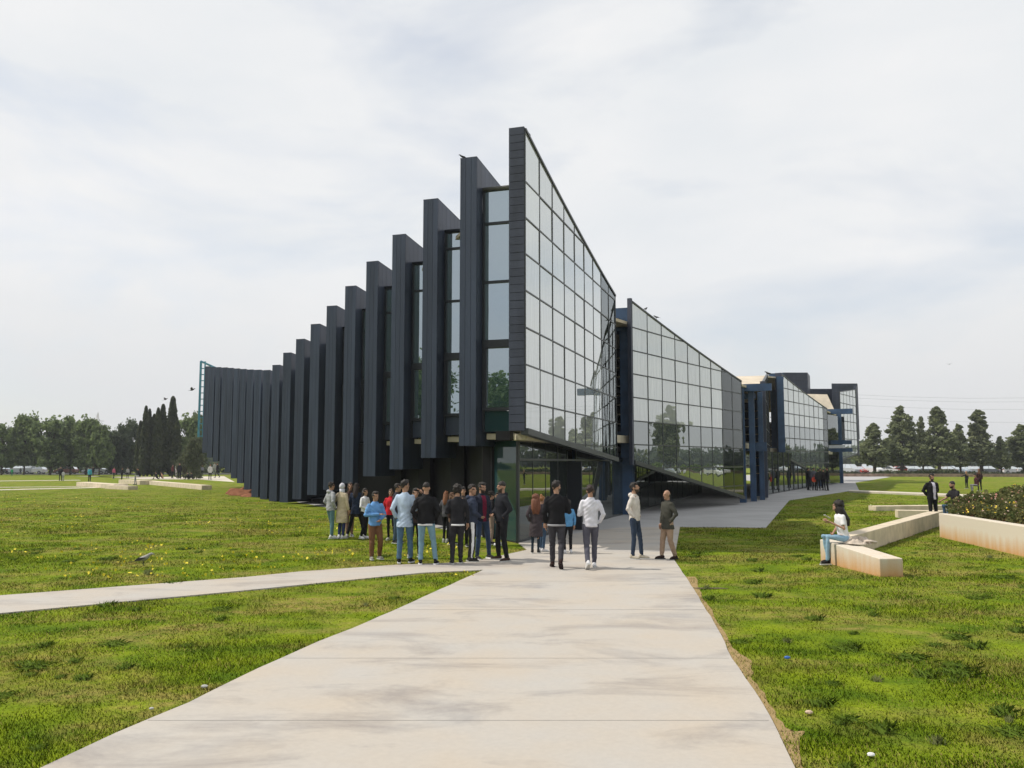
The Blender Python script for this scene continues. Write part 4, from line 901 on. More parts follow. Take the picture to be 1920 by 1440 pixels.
# ------------------------------------------------------------ cars
GL = glass_mat('car_glass', (.02, .025, .03), ior=1.8, gain=1.2); TY = mat('tyre', (.015, .015, .015), .9); RIM = mat('rim', (.3, .3, .31), .35, metal=.6)
def car(px, py, colr, yaw, label, kind='hatch', Y=None, xy=None):
    if xy: p = Vector((xy[0], xy[1], 0))
    else:
        p = G(px, py)
        if Y: p = Vector((X(px, Y), Y, 0))
    r = empty('parked_car', (p.x, p.y, .02), yaw); tag(r, label, 'car', 'cars in the left street' if p.x < 0 else 'cars in the right car park')
    Lc = 4.0 if kind == 'hatch' else 4.5; h = {'hatch': 1.48, 'sedan': 1.42, 'van': 1.85}[kind]; x0, x1 = -Lc/2, Lc/2
    if kind == 'sedan': prof = [(x0, .3), (x0, .85), (x0+.9, .93), (x0+.95, .94), (x1-1.2, .92), (x1-.15, .75), (x1, .55), (x1, .3)]; cab = [(x0+.55, .93), (x0+1.25, h-.04), (x1-1.9, h), (x1-1.15, .93)]
    elif kind == 'hatch': prof = [(x0, .3), (x0, .8), (x0+.1, .95), (x0+.95, .97), (x1-1.0, .93), (x1-.12, .72), (x1, .5), (x1, .3)]; cab = [(x0+.12, .95), (x0+.45, h-.06), (x1-1.85, h), (x1-.95, .94)]
    else: prof = [(x0, .3), (x0, 1.0), (x0+.05, 1.1), (x0+.95, 1.12), (x1-.8, 1.1), (x1-.1, .85), (x1, .6), (x1, .3)]; cab = [(x0+.05, 1.1), (x0+.2, h-.05), (x1-1.6, h), (x1-.8, 1.1)]
    pm = mat('car_paint', colr, .35, .5, coat=.6)
    def bodyloft(pr, ws, name, m, par):
        t = MB(); k = len(pr); vs = []
        for wv, ins in ws: vs += [(a*(1-ins), wv, z) for a, z in pr]
        fs = [tuple(range(k)), tuple(range(len(vs)-1, len(vs)-k-1, -1))]
        for s_ in range(len(ws)-1):
            for i in range(k): fs.append((s_*k+(i+1) % k, s_*k+i, (s_+1)*k+i, (s_+1)*k+(i+1) % k))
        t.add(vs, fs); return t.build(name, m, par)
    bodyloft(prof, [(-.84, .03), (-.78, 0), (.78, 0), (.84, .03)], 'body', pm, r)
    # cabin as glass with painted roof and pillars
    def cabv(wb, wt, s_=1.0, dz=0): return [(a*s_, (wb if i in (0, 3) else wt), z+dz) for i, (a, z) in enumerate(cab)]
    t = MB(); A_ = cabv(-.76, -.62); B_ = cabv(.76, .62); t.add(A_+B_, [(0, 1, 2, 3), (7, 6, 5, 4), (0, 4, 5, 1), (1, 5, 6, 2), (2, 6, 7, 3)]); t.build('window', GL, r)
    t = MB(); rx0, rx1 = cab[1][0]+.03, cab[2][0]-.03; t.box(((rx0+rx1)/2, 0, h+.005), (rx1-rx0+.1, 1.26, .05))
    for sy in (-1, 1):
        for (a, c) in ((0, 1), (3, 2)):
            pa_ = Vector((cab[a][0], sy*.77, cab[a][1])); pc_ = Vector((cab[c][0], sy*.63, cab[c][1])); t.tube([pa_, pc_], [.045, .04], 5)
        mx_ = (cab[0][0]+cab[3][0])/2-.1; t.tube([(mx_, sy*.775, cab[0][1]), (mx_, sy*.64, h)], [.04, .04], 5)
    t.build('roof', pm, r)
    for sx_ in (x0+.75, x1-.8):
        for sy in (-.78, .78):
            t = MB(); t.tube([(sx_, sy-.1, .3), (sx_, sy+.1, .3)], [.31, .31], 14); wl = t.build('wheel', TY, r)
            t = MB(); t.tube([(sx_, sy-.11, .3), (sx_, sy+.11, .3)], [.19, .19], 10); t.build('rim', RIM, wl)
    for sy in (-.6, .6):
        t = MB(); t.box((x1-.04, sy, .66), (.12, .3, .14)); t.build('headlight', M['white'], r)
        t = MB(); t.box((x0+.02, sy, .78), (.08, .2, .16)); t.build('tail_light', mat('tail_red', (.4, .02, .02), .4), r)
SV, WH, RD, DK, GY = (.42, .44, .46), (.72, .72, .70), (.42, .06, .04), (.02, .022, .03), (.2, .21, .22)
for a in ((46, 888, SV, 3.1, 'silver estate half behind the white hatchback on the left street', 'van'), (70, 889.3, WH, 3.14, 'white hatchback parked on the left street', 'hatch'), (2, 890, DK, 3.1, 'black car cut by the left photo edge', 'hatch'),
          (128, 888, (.16, .05, .05), 3.2, 'dark red car behind the two dark-clad people', 'hatch'), (183, 888, SV, 3.14, 'silver sedan in the gap below the pale building', 'sedan'), (222, 887.5, DK, 3.1, 'black car behind the walking people left of the cypresses', 'sedan'),
          (1590, 883, SV, -1.2, 'silver van right beside the end of the glass building', 'van'), (1605, 882.6, RD, -1.3, 'red car right of the silver van', 'sedan'), (1633, 883.4, WH, -1.2, 'white van between the two red cars', 'van'),
          (1664, 883, WH, -.7, 'white hatchback left of the second red car', 'hatch'), (1686, 882.4, RD, 0, 'red car right of the white hatchback', 'sedan'), (1712, 883, SV, .1, 'pale silver car behind the second conifer trunk', 'hatch'),
          (1736, 882.6, GY, .1, 'grey car in the middle of the right car park', 'sedan'), (1772, 883.5, (.35, .3, .25), .1, 'beige car left of the silver-blue one', 'sedan'), (1796, 883, (.35, .42, .5), -1.1, 'silver-blue car in shade of the pointed conifer', 'hatch'),
          (1822, 883, WH, .1, 'white car above the two distant girls', 'sedan'), (1850, 883.5, GY, .1, 'dark grey car right of the pointed conifer', 'hatch'), (1893, 883, WH, .1, 'white car partly behind green shrubs near the right edge', 'sedan'), (1916, 883, WH, .1, 'last white car cut by the right photo edge', 'hatch')):
    car(a[0], a[1], a[2], a[3], a[4], a[5], Y=163 if a[0] < 400 else 166)
for i, (x, y) in enumerate(((104, 104), (108, 97), (112, 90), (114, 84), (116, 78), (118, 70), (120, 62))):
    car(0, 0, (WH, SV, RD, WH, GY, WH, SV)[i], 2.6, 'parked car beyond the right edge, reflected in the glass', ('hatch', 'sedan', 'hatch')[i % 3], xy=(x, y))

# ------------------------------------------------------------ far building, pylon, wires
fb = empty('white_hall', (X(189, 230), 230, 0)); tag(fb, 'pale blue-white low building seen through the gap in the left trees', 'building')
t = MB(); t.prism([(-4.2, 0, 0), (4.2, 0, 0), (4.2, 0, 6), (1, 0, 8.6), (-4.2, 0, 5.5)], (0, 8, 0)); t.build('wall', mat('pale_wall', (.5, .58, .64), .8, var=.08), fb)
for i in range(3):
    t = MB(); t.box((-2.6+2.5*i, -.06, 2.6), (1.2, .1, 1.6)); t.build('window', GL, fb)
py = empty('pylon', (X(183, 420), 420, 0)); tag(py, 'faint distant lattice pylon above the left trees', 'pylon')
pym = mat('pylon_steel', (.45, .42, .42), .7)
for sx_ in (-1, 1):
    for sy in (-1, 1):
        t = MB(); t.tube([(sx_*3, sy*3, 0), (sx_*.8, sy*.8, 20), (0, 0, 27)], [.12, .1, .06], 4); t.build('leg', pym, py)
for i in range(9):
    z = 8+2*i; wv = 3-2.2*z/24; t = MB(); t.tube([(-wv, -wv, z), (wv, -wv, z+1.8)], [.06, .06], 4); t.tube([(wv, -wv, z), (-wv, -wv, z+1.8)], [.06, .06], 4); t.build('brace', pym, py)
for z, l in ((19, 4), (22.5, 3)):
    t = MB(); t.box((0, 0, z), (l*2, .2, .25)); t.build('crossarm', pym, py)
wm_ = mat('wire', (.32, .33, .35), .7)
for i, (ya, yb) in enumerate(((738, 741), (744, 749), (757, 764), (778, 790))):
    a, c = At(1560, ya, 330), At(2100, yb, 300); t = MB(); mid = (a+c)/2-Vector((0, 0, 1.5)); t.tube([a, a.lerp(mid, .5)-Vector((0, 0, .3)), mid, mid.lerp(c, .5)-Vector((0, 0, .3)), c], [.035]*5, 4)
    o = t.build('power_line', wm_); tag(o, ('topmost', 'second', 'third', 'lowest')[i]+' thin power line across the right sky', 'power line')

# ------------------------------------------------------------ birds
BD = mat('bird_dark', (.025, .024, .024), .6); BG = mat('bird_grey', (.30, .29, .28), .7)
def bird(loc, yaw, s, label, fly=False, grey=False):
    r = empty('bird', loc, yaw); r.scale = (s, s, s); tag(r, label, 'bird')
    t = MB()
    t.tube([(-.20, 0, .12), (-.14, 0, .14), (0, 0, .17), (.10, 0, .22), (.15, 0, .27), (.19, 0, .285), (.23, 0, .28), (.27, 0, .265)], [.008, .03, .065, .055, .035, .033, .018, .004], 10)
    t.build('body', BG if grey else BD, r, smooth=True)
    t = MB(); t.add([(-.14, -.03, .13), (-.14, .03, .13), (-.33, .05, .08), (-.33, -.05, .08)], [(0, 1, 2, 3)]); t.prism([(-.14, -.03, .125), (-.14, .03, .125), (-.33, .05, .075), (-.33, -.05, .075)], (0, 0, .008)); t.build('tail', BD, r)
    for sy in (-1, 1):
        t = MB()
        if fly: t.prism([(.06, sy*.04, .20), (-.08, sy*.04, .18), (-.14, sy*.30, .30), (-.06, sy*.48, .36), (.04, sy*.30, .31)], (0, 0, .012))
        else: t.prism([(.08, sy*.062, .20), (-.06, sy*.07, .13), (-.24, sy*.035, .10), (-.1, sy*.06, .20)], (0, sy*.012, 0))
        t.build('wing', BD, r)
        if not fly:
            t = MB(); t.tube([(.0, sy*.03, .12), (.01, sy*.03, .0)], [.007, .006], 5); t.tube([(.0, sy*.03, .004), (.05, sy*.03, .004)], [.006, .004], 4); t.build('leg', BD, r)
p = G(268, 1063); bird((p.x, p.y, .03), .15, .85, 'grey and black crow standing on the left lawn, head down', grey=True)
P0, zb0, zt0 = fins[0]; bird((P0.x+.06, P0.y+.1, zt0+.03), 3.3, .45, 'pigeon perched on top of the tallest fin')
p = PB+DB*1.3; bird((p.x, p.y, lin(zB[0], zB[1], TB, .08)(1.3)+.09), .9, .6, 'first dark bird on the sloping top edge of the second glass wall')
p = PB+DB*2.35; bird((p.x, p.y, lin(zB[0], zB[1], TB, .08)(2.35)+.09), 2.6, .6, 'second dark bird lower on the sloping top edge of the second glass wall')
p = At(360, 735, 70); bird(tuple(p), .4, 1.0, 'dark bird in flight left of the teal ladder frame', True)
p = At(310, 752, 120); bird(tuple(p), .2, 1.3, 'dark bird flying above the cypress clump', True)
p = At(1780, 685, 120); bird(tuple(p), 1.0, .8, 'tiny dark bird high in the right sky', True)
p = At(1441, 705, 61); bird((p.x, p.y, p.z), 2.9, 1.1, 'dark bird perched at the cream roof beside the third glass wall')
# ------------------------------------------------------------ people
QUEUE = []
_mc = {}
def cloth(c, rough=.85, var=.12):
    k = ('c',)+tuple(c)
    if k not in _mc: _mc[k] = mat('cloth', c, rough, .15, var=var, vscale=9, bump=.25, bscale=60)
    return _mc[k]
def skin(c):
    k = ('s',)+tuple(c)
    if k not in _mc: _mc[k] = mat('skin', c, .55, .35, var=.08, vscale=12)
    return _mc[k]
def hairm(c):
    k = ('h',)+tuple(c)
    if k not in _mc: _mc[k] = mat('hair', c, .5, .4, var=.35, vscale=25, bump=.6, bscale=80, stretch=(3, 3, .6))
    return _mc[k]
LEG = {'stand': lambda s: ((.088*s, 0, .90), (.10*s, -.015, .49), (.108*s, .02, .085), 0), 'close': lambda s: ((.085*s, 0, .90), (.078*s, -.015, .49), (.075*s, .02, .085), 0),
       'wide': lambda s: ((.092*s, 0, .90), (.16*s, -.03, .49), (.22*s, .02, .085), 0), 'bent': lambda s: ((.088*s, 0, .90), (.12*s, -.09, .50), (.15*s, .03, .085), 0),
       'fwd': lambda s: ((.088*s, 0, .90), (.09*s, -.13, .49), (.09*s, -.20, .085), 0), 'back': lambda s: ((.088*s, 0, .90), (.09*s, .03, .48), (.085*s, .25, .15), .6),
       'hfwd': lambda s: ((.088*s, 0, .90), (.10*s, -.09, .49), (.11*s, -.12, .085), 0), 'hback': lambda s: ((.088*s, 0, .90), (.10*s, .0, .48), (.11*s, .14, .085), 0),
       'out': lambda s: ((.088*s, 0, .90), (.19*s, -.04, .50), (.30*s, -.0, .085), 0)}
ARM = {'down': ((.225, .02, 1.13), (.235, -.05, .88)), 'pocket': ((.26, .07, 1.14), (.195, -.06, .95)), 'back': ((.25, .10, 1.15), (.07, .17, .98)),
       'front': ((.235, -.01, 1.13), (.09, -.24, 1.15)), 'fold': ((.25, -.03, 1.15), (-.06, -.20, 1.17)), 'up': ((.34, -.12, 1.42), (.15, -.09, 1.64)),
       'reach': ((.30, -.18, 1.24), (.30, -.42, 1.20)), 'swf': ((.225, -.08, 1.14), (.22, -.24, .95)), 'swb': ((.235, .12, 1.16), (.245, .16, .91)),
       'phone': ((.22, -.05, 1.13), (.10, -.30, 1.27)), 'knee': ((.24, -.16, 1.18), (.20, -.42, 1.10)), 'belly': ((.235, -.02, 1.13), (.06, -.20, 1.02)), 'side': ((.33, .0, 1.16), (.52, -.1, 1.20))}
def person(px, pf, yt, yaw, label, top=(.1, .1, .1), bot=(.03, .03, .035), shoe=(.03, .03, .03), hair='short', hc=(.015, .011, .009), sk=(.36, .21, .14),
           legs=('stand', 'stand'), arms=('down', 'down'), kind='shirt', hy=0, hp=0, beard=False, lean=0, slim=1.0, build=1.0, inner=None, hem=None, sole=(.5, .5, .48), low=False,
           sit=None, Y=None, Hm=None, xyz=None, group='students standing outside the building', stripe=None, twist=0, nofem=True, hood=False):
    if xyz: base = Vector(xyz)
    else: base = G(px, pf) if Y is None else Vector((X(px, Y), Y, 0))
    if Hm is None: Hm = At(px, yt, base.y).z - base.z if not sit else 1.72
    s_ = Hm/1.755
    r = empty('person', base+Vector((0, 0, .022 if base.z < .01 else 0)), R(yaw)); r.scale = (s_, s_, s_); tag(r, label, 'person', group)
    vx = .028 if low else .0115
    dz = 0
    if sit is not None: dz = (sit/s_+.085)-.90
    T = lambda p: Vector((p[0], p[1]-lean*(p[2]-.95), p[2]+dz))
    HC = T((0, -.012-lean*.0, 1.625)); HM = Matrix.Rotation(R(hy), 3, 'Z') @ Matrix.Rotation(R(-hp), 3, 'X')
    Hh = lambda p: HC + HM @ Vector(p)
    # joints
    J = []
    for s in (-1, 1):
        L_ = legs[0] if s < 0 else legs[1]
        if sit is not None:
            kz = .52 if sit > .3 else .5
            hip, kn, an = Vector((.09*s, 0, .90+dz)), Vector((.12*s, -.42, .93+dz)), Vector((.12*s+(.02*s), -.40+(.10 if s < 0 else -.05), .085)); fp = 0
            if sit < .3: kn = Vector((.13*s, -.36, .52)); an = Vector((.12*s, -.48, .085))
        else:
            a_, b_, c_, fp = LEG[L_](s); hip, kn, an = Vector(a_), Vector(b_), Vector(c_)
        J.append((hip, kn, an, fp))
    A = []
    for s in (-1, 1):
        e, w_ = ARM[arms[0] if s < 0 else arms[1]]; sh = T((.157*s*build, .0, 1.385)); A.append((sh, T((e[0]*s*min(1.08, build), e[1], e[2])), T((w_[0]*s, w_[1], w_[2]))))
    # body
    b = MB(); f = build
    b.loft([(T((0, 0, z)), rx*f, ry*f) for z, rx, ry in ((.84, .12, .085), (.92, .145, .10), (1.05, .125, .088), (1.2, .14, .095), (1.33, .152, .098), (1.41, .13, .075), (1.46, .06, .055))], 14)
    b.tube([T((0, .015, 1.40)), T((0, .01, 1.50)), Hh((0, .02, -.04))], [.062, .053, .052], 10)
    for (hip, kn, an, fp) in J: b.tube([hip+Vector((0, 0, .02)), kn, an], [.072, .045, .03], 10); b.ell(kn, (.045,)*3, nu=8, nv=6)
    for (sh, el, wr) in A:
        b.tube([sh, el, wr], [.045, .036, .024], 9); b.ell(el, (.036,)*3, nu=8, nv=6); b.ell(sh, (.048,)*3, nu=8, nv=6)
    b.ell(Hh((0, .008, .02)), (.074, .091, .098), HM, 14, 10); b.ell(Hh((0, -.022, -.045)), (.056, .068, .078), HM); b.ell(Hh((0, -.066, -.098)), (.026, .022, .022), HM, 8, 6)
    b.tube([Hh((0, -.086, .02)), Hh((0, -.108, -.018)), Hh((0, -.092, -.03))], [.009, .016, .012], 7)
    b.tube([Hh((-.035, -.084, .028)), Hh((.035, -.084, .028))], [.009, .009], 6)
    b.tube([Hh((-.02, -.087, -.058)), Hh((.02, -.087, -.058))], [.010, .010], 6)
    for s in (-1, 1): b.ell(Hh((.076*s, .005, -.008)), (.012, .02, .03), HM, 8, 6)
    hmI = HM.inverted()
    def body_post(me, bm_add):
        n = len(me.polygons); c = np.zeros(n*3); me.polygons.foreach_get('center', c); c = c.reshape(-1, 3)
        hm = np.array(hmI); q = (c-np.array(HC)) @ hm.T
        mi = np.zeros(n, np.int32)
        if beard: mi[(q[:, 2] < -.052+.9*np.clip(np.abs(q[:, 0])-.036, 0, 1)+.012*(q[:, 1] < -.08)) & (q[:, 2] > -.14) & (q[:, 1] < -.005) & ~((q[:, 2] > -.066) & (q[:, 2] < -.05) & (np.abs(q[:, 0]) < .018) & (q[:, 1] < -.085))] = 1
        mi[(q[:, 2] > .004) & (q[:, 2] < .013) & (np.abs(np.abs(q[:, 0])-.031) < .009) & (q[:, 1] < -.06)] = 2
        if not beard: mi[(q[:, 2] > -.065) & (q[:, 2] < -.052) & (np.abs(q[:, 0]) < .024) & (q[:, 1] < -.07)] = 3
        return mi
    # hands with fingers
    hb = MB()
    if not low:
        for i, (sh, el, wr) in enumerate(A):
            s = -1 if i == 0 else 1
            if arms[i] == 'pocket': continue
            d = (wr-el).normalized(); sd_ = Vector((0, 1, 0)) if abs(d.y) < .8 else Vector((0, 0, 1))
            a_ = (sd_-d*sd_.dot(d)).normalized(); nrm = d.cross(a_); nrm = nrm if nrm.x*s < 0 else -nrm
            hb.tube([wr-d*.02, wr+d*.03, wr+d*.085], [.026, .036, .038], 9, sy=.5)
            for j, (of, ln) in enumerate(((-.028, .062), (-.010, .074), (.009, .070), (.026, .054))):
                b0 = wr+d*.08+a_*of
                hb.tube([b0-d*.02, b0+d*ln*.45+nrm*.006, b0+d*ln*.8+nrm*.022, b0+d*ln+nrm*.036], [.010, .0092, .0085, .0065], 6)
            t0 = wr+d*.02-a_*.026; hb.tube([t0, t0+d*.03-a_*.018+nrm*.008, t0+d*.062-a_*.02+nrm*.02], [.013, .011, .008], 6)
    lip = skin((sk[0]*.75, sk[1]*.5, sk[2]*.5))
    QUEUE.append((b, vx, r, 'body', [skin(sk), hairm((.05, .032, .023)), hairm((.02, .014, .011)), lip], body_post, hb, .0, .5))
    # top
    t = MB(); hemz = {'shirt': .87, 'tee': .88, 'coat': .50, 'long': .76, 'jacket': .86}[kind]; bulk = {'coat': 1.1, 'jacket': 1.08}.get(kind, 1.0)*build
    if sit is not None: hemz = max(hemz, .87)
    secs = []
    if hemz < .6: secs += [((0, .01, hemz), .20, .15), ((0, .005, .74), .188, .14)]
    elif hemz < .8: secs += [((0, .005, hemz), .178, .142)]
    secs += [((0, 0, max(hemz, .82)), .176 if hemz < .8 else .166, .138 if hemz < .8 else .124)]; secs += [((0, 0, .95), .162, .12), ((0, -.005, 1.07), .152, .115), ((0, -.005, 1.2), .163, .118), ((0, 0, 1.31), .176, .12), ((0, .005, 1.385), .168, .100), ((0, .01, 1.425), .128, .084), ((0, .012, 1.452), .088, .072), ((0, .012, 1.49), .064, .062)]
    t.loft([(T(c), rx*bulk, ry*bulk) for c, rx, ry in secs], 16)
    for (sh, el, wr) in A:
        k = bulk
        if kind == 'tee': m_ = sh.lerp(el, .72); t.tube([sh, m_], [.064*k, .060*k], 10); t.ell(sh, (.062*k,)*3, nu=10, nv=7)
        else:
            w2 = el.lerp(wr, .96); t.tube([sh+Vector((0, 0, .0)), sh.lerp(el, .3), sh.lerp(el, .6), el, el.lerp(wr, .5), w2], [.054*k, .060*k, .055*k, .050*k, .044*k, .036*k], 10); t.ell(el, (.050*k,)*3, nu=10, nv=7); t.ell(sh, (.056*k,)*3, nu=10, nv=7)
    if hood: t.ell(T((0, .085, 1.455)), (.10, .055, .06)); t.tube([T((-.075, .02, 1.46)), T((0, -.06, 1.43)), T((.075, .02, 1.46))], [.035, .03, .035], 8)
    if kind in ('jacket', 'coat') and not hood: t.loft([(T((0, .008, 1.44)), .082, .074), (T((0, .008, 1.50)), .075, .068)], 12)
    mats_t = [cloth(top)]+([cloth(inner)] if inner else [])
    def top_post(me, _):
        n = len(me.polygons); mi = np.zeros(n, np.int32)
        if inner:
            c = np.zeros(n*3); me.polygons.foreach_get('center', c); c = c.reshape(-1, 3)
            mi[(np.abs(c[:, 0]) < .052+.03*np.clip(c[:, 2]-dz-1.2, -.2, .3)) & (c[:, 1] < -.055-lean*(c[:, 2]-dz-.95)) & (c[:, 2]-dz > .8) & (c[:, 2]-dz < 1.46)] = 1
        return mi
    QUEUE.append((t, vx*1.05, r, 'coat' if kind == 'coat' else 'top', mats_t, top_post, None, .0055, 1))
    if hem:
        h_ = MB(); h_.loft([(T((0, 0, hemz-.03)), .168*build, .125*build), (T((0, 0, hemz+.01)), .168*build, .125*build)], 18); h_.build('shirt_hem', cloth(hem), r, smooth=True)
    # trousers
    t = MB(); t.loft([(T((0, 0, .83)) if sit is None else Vector((0, -.0, .83+dz)), .135*build, .10), ((0, 0, .90+dz), .158*build, .115), ((0, 0, 1.0+dz), .148*build, .105)], 14)
    for (hip, kn, an, fp) in J:
        g = slim; av = an+Vector((0, 0, .0))
        t.tube([hip+Vector((0, 0, -.005)), hip.lerp(kn, .4), kn, kn.lerp(an, .35), av], [.092*build, .080*g, .060*g, .058*g, .047*g], 12); t.ell(kn, (.060*g,)*3, nu=10, nv=7); t.ell(hip, (.09*build,)*3, nu=10, nv=7)
    def bot_post(me, _):
        n = len(me.polygons); mi = np.zeros(n, np.int32)
        if stripe:
            c = np.zeros(n*3); me.polygons.foreach_get('center', c); c = c.reshape(-1, 3); nn_ = np.zeros(n*3); me.polygons.foreach_get('normal', nn_); nn_ = nn_.reshape(-1, 3)
            mi[(np.abs(nn_[:, 0]) > .93) & (c[:, 0]*nn_[:, 0] > 0) & (np.abs(c[:, 0]) > .1)] = 1
        return mi
    QUEUE.append((t, vx*1.05, r, 'trousers', [cloth(bot)]+([cloth(stripe)] if stripe else []), bot_post, None, .0045, 2))
    # shoes
    for (hip, kn, an, fp) in J:
        sm = MB(); so_ = MB(); rot = Matrix.Rotation(-fp, 3, 'X') if fp else Matrix.Identity(3)
        if fp: rot = Matrix.Rotation(fp, 3, 'X')
        out_ = .18*(1 if an.x > 0 else -1); rz_ = Matrix.Rotation(out_, 3, 'Z')
        Fp = lambda p: an + rz_ @ (rot @ Vector(p))
        sm.tube([Fp((0, .065, -.035)), Fp((0, .03, -.025)), Fp((0, -.04, -.035)), Fp((0, -.12, -.048)), Fp((0, -.175, -.055))], [.030, .042, .042, .038, .022], 10, sy=.9)
        sm.tube([Fp((0, .02, -.04)), Fp((0, .01, .035))], [.042, .040], 10)
        pts = [(-.03, .09), (.03, .09), (.040, -.03), (.044, -.11), (.025, -.185), (-.025, -.185), (-.044, -.11), (-.040, -.03)]
        so_.prism([Fp((a_, c_, -.086)) for a_, c_ in pts], (rz_ @ (rot @ Vector((0, 0, .026)))))
        sh_ = sm.build('shoe', cloth(shoe), r, smooth=True); so_.build('sole', cloth(sole), sh_)
    # hair
    t = MB(); noise_ = .006
    if hair in ('short', 'fade', 'bun', 'long', 'cap'):
        t.ell(Hh((0, .020, .038)), (.081, .094, .096), HM, 20, 14)
        if hair == 'fade': t = MB(); t.ell(Hh((0, .012, .050)), (.077, .092, .086), HM, 20, 14); noise_ = .003
    if hair == 'short': t.ell(Hh((0, -.035, .085)), (.066, .05, .04), HM, 12, 8); noise_ = .009
    if hair == 'curly': t.ell(Hh((0, .018, .045)), (.102, .112, .108), HM, 24, 16); noise_ = .017
    if hair == 'bald': t.ell(Hh((0, .035, -.01)), (.080, .072, .042), HM, 18, 10); noise_ = .003
    if hair == 'bun': t.ell(Hh((0, .05, .135)), (.045, .045, .04), HM, 12, 8)
    if hair in ('long', 'longwild'):
        if hair == 'longwild': t.ell(Hh((0, .022, .04)), (.118, .118, .118), HM, 20, 14); t.loft([(T((0, .11, 1.18)), .09, .055), (T((0, .095, 1.34)), .145, .10), (Hh((0, .045, -.05)), .138, .11), (Hh((0, .03, .03)), .11, .10)], 18); noise_ = .015
        t.loft([(T((0, .095, 1.28)), .07, .03), (T((0, .085, 1.36)), .09, .045), (T((0, .06, 1.46)), .098, .062), (Hh((0, .045, -.05)), .092, .070), (Hh((0, .03, .04)), .080, .078)], 18)
        noise_ = max(noise_, .009)
    if hair == 'scarf':
        t.ell(Hh((0, .016, .022)), (.088, .100, .112), HM, 20, 14); t.loft([(T((0, 0, 1.43)), .10, .09), (T((0, 0, 1.49)), .088, .085), (Hh((0, .015, -.06)), .083, .085)], 16); noise_ = .003
    t.v = [(v[0]+noise_*math.sin(61*v[2]+40*v[1]+v[0]*90)+noise_*.5*random.uniform(-1, 1), v[1]+noise_*math.sin(53*v[0]+70*v[2])+noise_*.5*random.uniform(-1, 1), v[2]+noise_*math.sin(67*v[0]+44*v[1])+noise_*.5*random.uniform(-1, 1)) for v in t.v]
    hm_ = t.build('headscarf' if hair == 'scarf' else 'hair', cloth(hc) if hair == 'scarf' else hairm(hc), r, smooth=True)
    return r
def flush_people():
    tmp = []
    for (mb, vx, r, nm, mats_, post, extra, wr, sd_) in QUEUE:
        o = bpy.data.objects.new('tmp', mb.mesh('tmp')); COL.objects.link(o); md = o.modifiers.new('r', 'REMESH'); md.mode = 'VOXEL'; md.voxel_size = vx; md.use_smooth_shade = True
        sm = o.modifiers.new('s', 'SMOOTH'); sm.iterations = 2 if nm == 'body' else 4; sm.factor = .5; tmp.append(o)
    dg = bpy.context.evaluated_depsgraph_get(); dg.update()
    for o, (mb, vx, r, nm, mats_, post, extra, wr, sd_) in zip(tmp, QUEUE):
        me = bpy.data.meshes.new_from_object(o.evaluated_get(dg)); me.name = nm
        nv = len(me.vertices); co = np.zeros(nv*3, np.float32); me.vertices.foreach_get('co', co); co = co.reshape(-1, 3)
        if wr:
            no = np.zeros(nv*3, np.float32); me.vertices.foreach_get('normal', no); no = no.reshape(-1, 3); ph = random.uniform(0, 6)
            x, y, z = co.T
            w1 = np.sin(34*z+11*x+9*np.sin(6*x+5*z+ph)+ph)*.6+np.sin(21*z-19*x+16*y+ph*2)*.5+np.sin(48*z+25*y*np.sign(x)+ph)*.35
            if nm == 'trousers': w1 *= .45+.9*np.exp(-((z-.48)/.1)**2)+1.1*np.exp(-((z-.13)/.07)**2)
            co = co+no*(w1*wr)[:, None]; me.vertices.foreach_set('co', co.ravel())
        for m_ in mats_: me.materials.append(m_)
        while len(me.materials) > len(mats_): me.materials.pop(index=0)
        mi = post(me, None); me.polygons.foreach_set('material_index', mi)
        if extra is not None and extra.v:
            import bmesh
            bm = bmesh.new(); bm.from_mesh(me); vs_ = [bm.verts.new(v) for v in extra.v]
            for f_ in extra.f:
                try: q_ = bm.faces.new([vs_[i] for i in f_]); q_.smooth = True
                except ValueError: pass
            bm.to_mesh(me); bm.free()
        me.polygons.foreach_set('use_smooth', [True]*len(me.polygons)); me.update()
        link(nm, me, r)
    for o in tmp:
        m_ = o.data; bpy.data.objects.remove(o); bpy.data.meshes.remove(m_)

JB, JL, JT = (.075, .14, .22), (.16, .27, .34), (.07, .15, .18)     # jeans
BK, BK2, NV, WT = (.012, .012, .014), (.022, .021, .024), (.02, .028, .05), (.72, .72, .74)
person(619, 1011, 905, 130, 'man in light grey hoodie and teal jeans at the left end of the crowd', top=(.33, .34, .36), bot=(.10, .19, .22), shoe=WT, hood=True, arms=('pocket', 'pocket'), kind='jacket', legs=('stand', 'hfwd'))
person(640, 1011, 907, 150, 'woman in long beige coat and white headscarf with an arm around her friend', top=(.50, .42, .30), bot=(.03, .04, .12), shoe=WT, hair='scarf', hc=(.6, .6, .66), kind='coat', arms=('down', 'side'), legs=('close', 'close'))
person(655, 1008, 906, 20, 'woman in brown top and pink trousers half hidden behind her friends', top=(.06, .035, .03), bot=(.36, .22, .18), hair='long', hc=(.03, .018, .012), legs=('close', 'close'), shoe=(.5, .5, .5))
person(667, 1010, 907, 165, 'woman with long dark hair, navy top and black trousers being hugged', top=(.018, .028, .055), bot=BK, shoe=(.4, .4, .4), hair='long', hc=(.022, .013, .011), legs=('out', 'out'), arms=('belly', 'down'), kind='long')
person(683, 1011, 917, 60, 'woman with black hair and white sweater at the right of the small group', top=WT, bot=BK, shoe=WT, hair='long', arms=('belly', 'belly'), legs=('bent', 'close'))
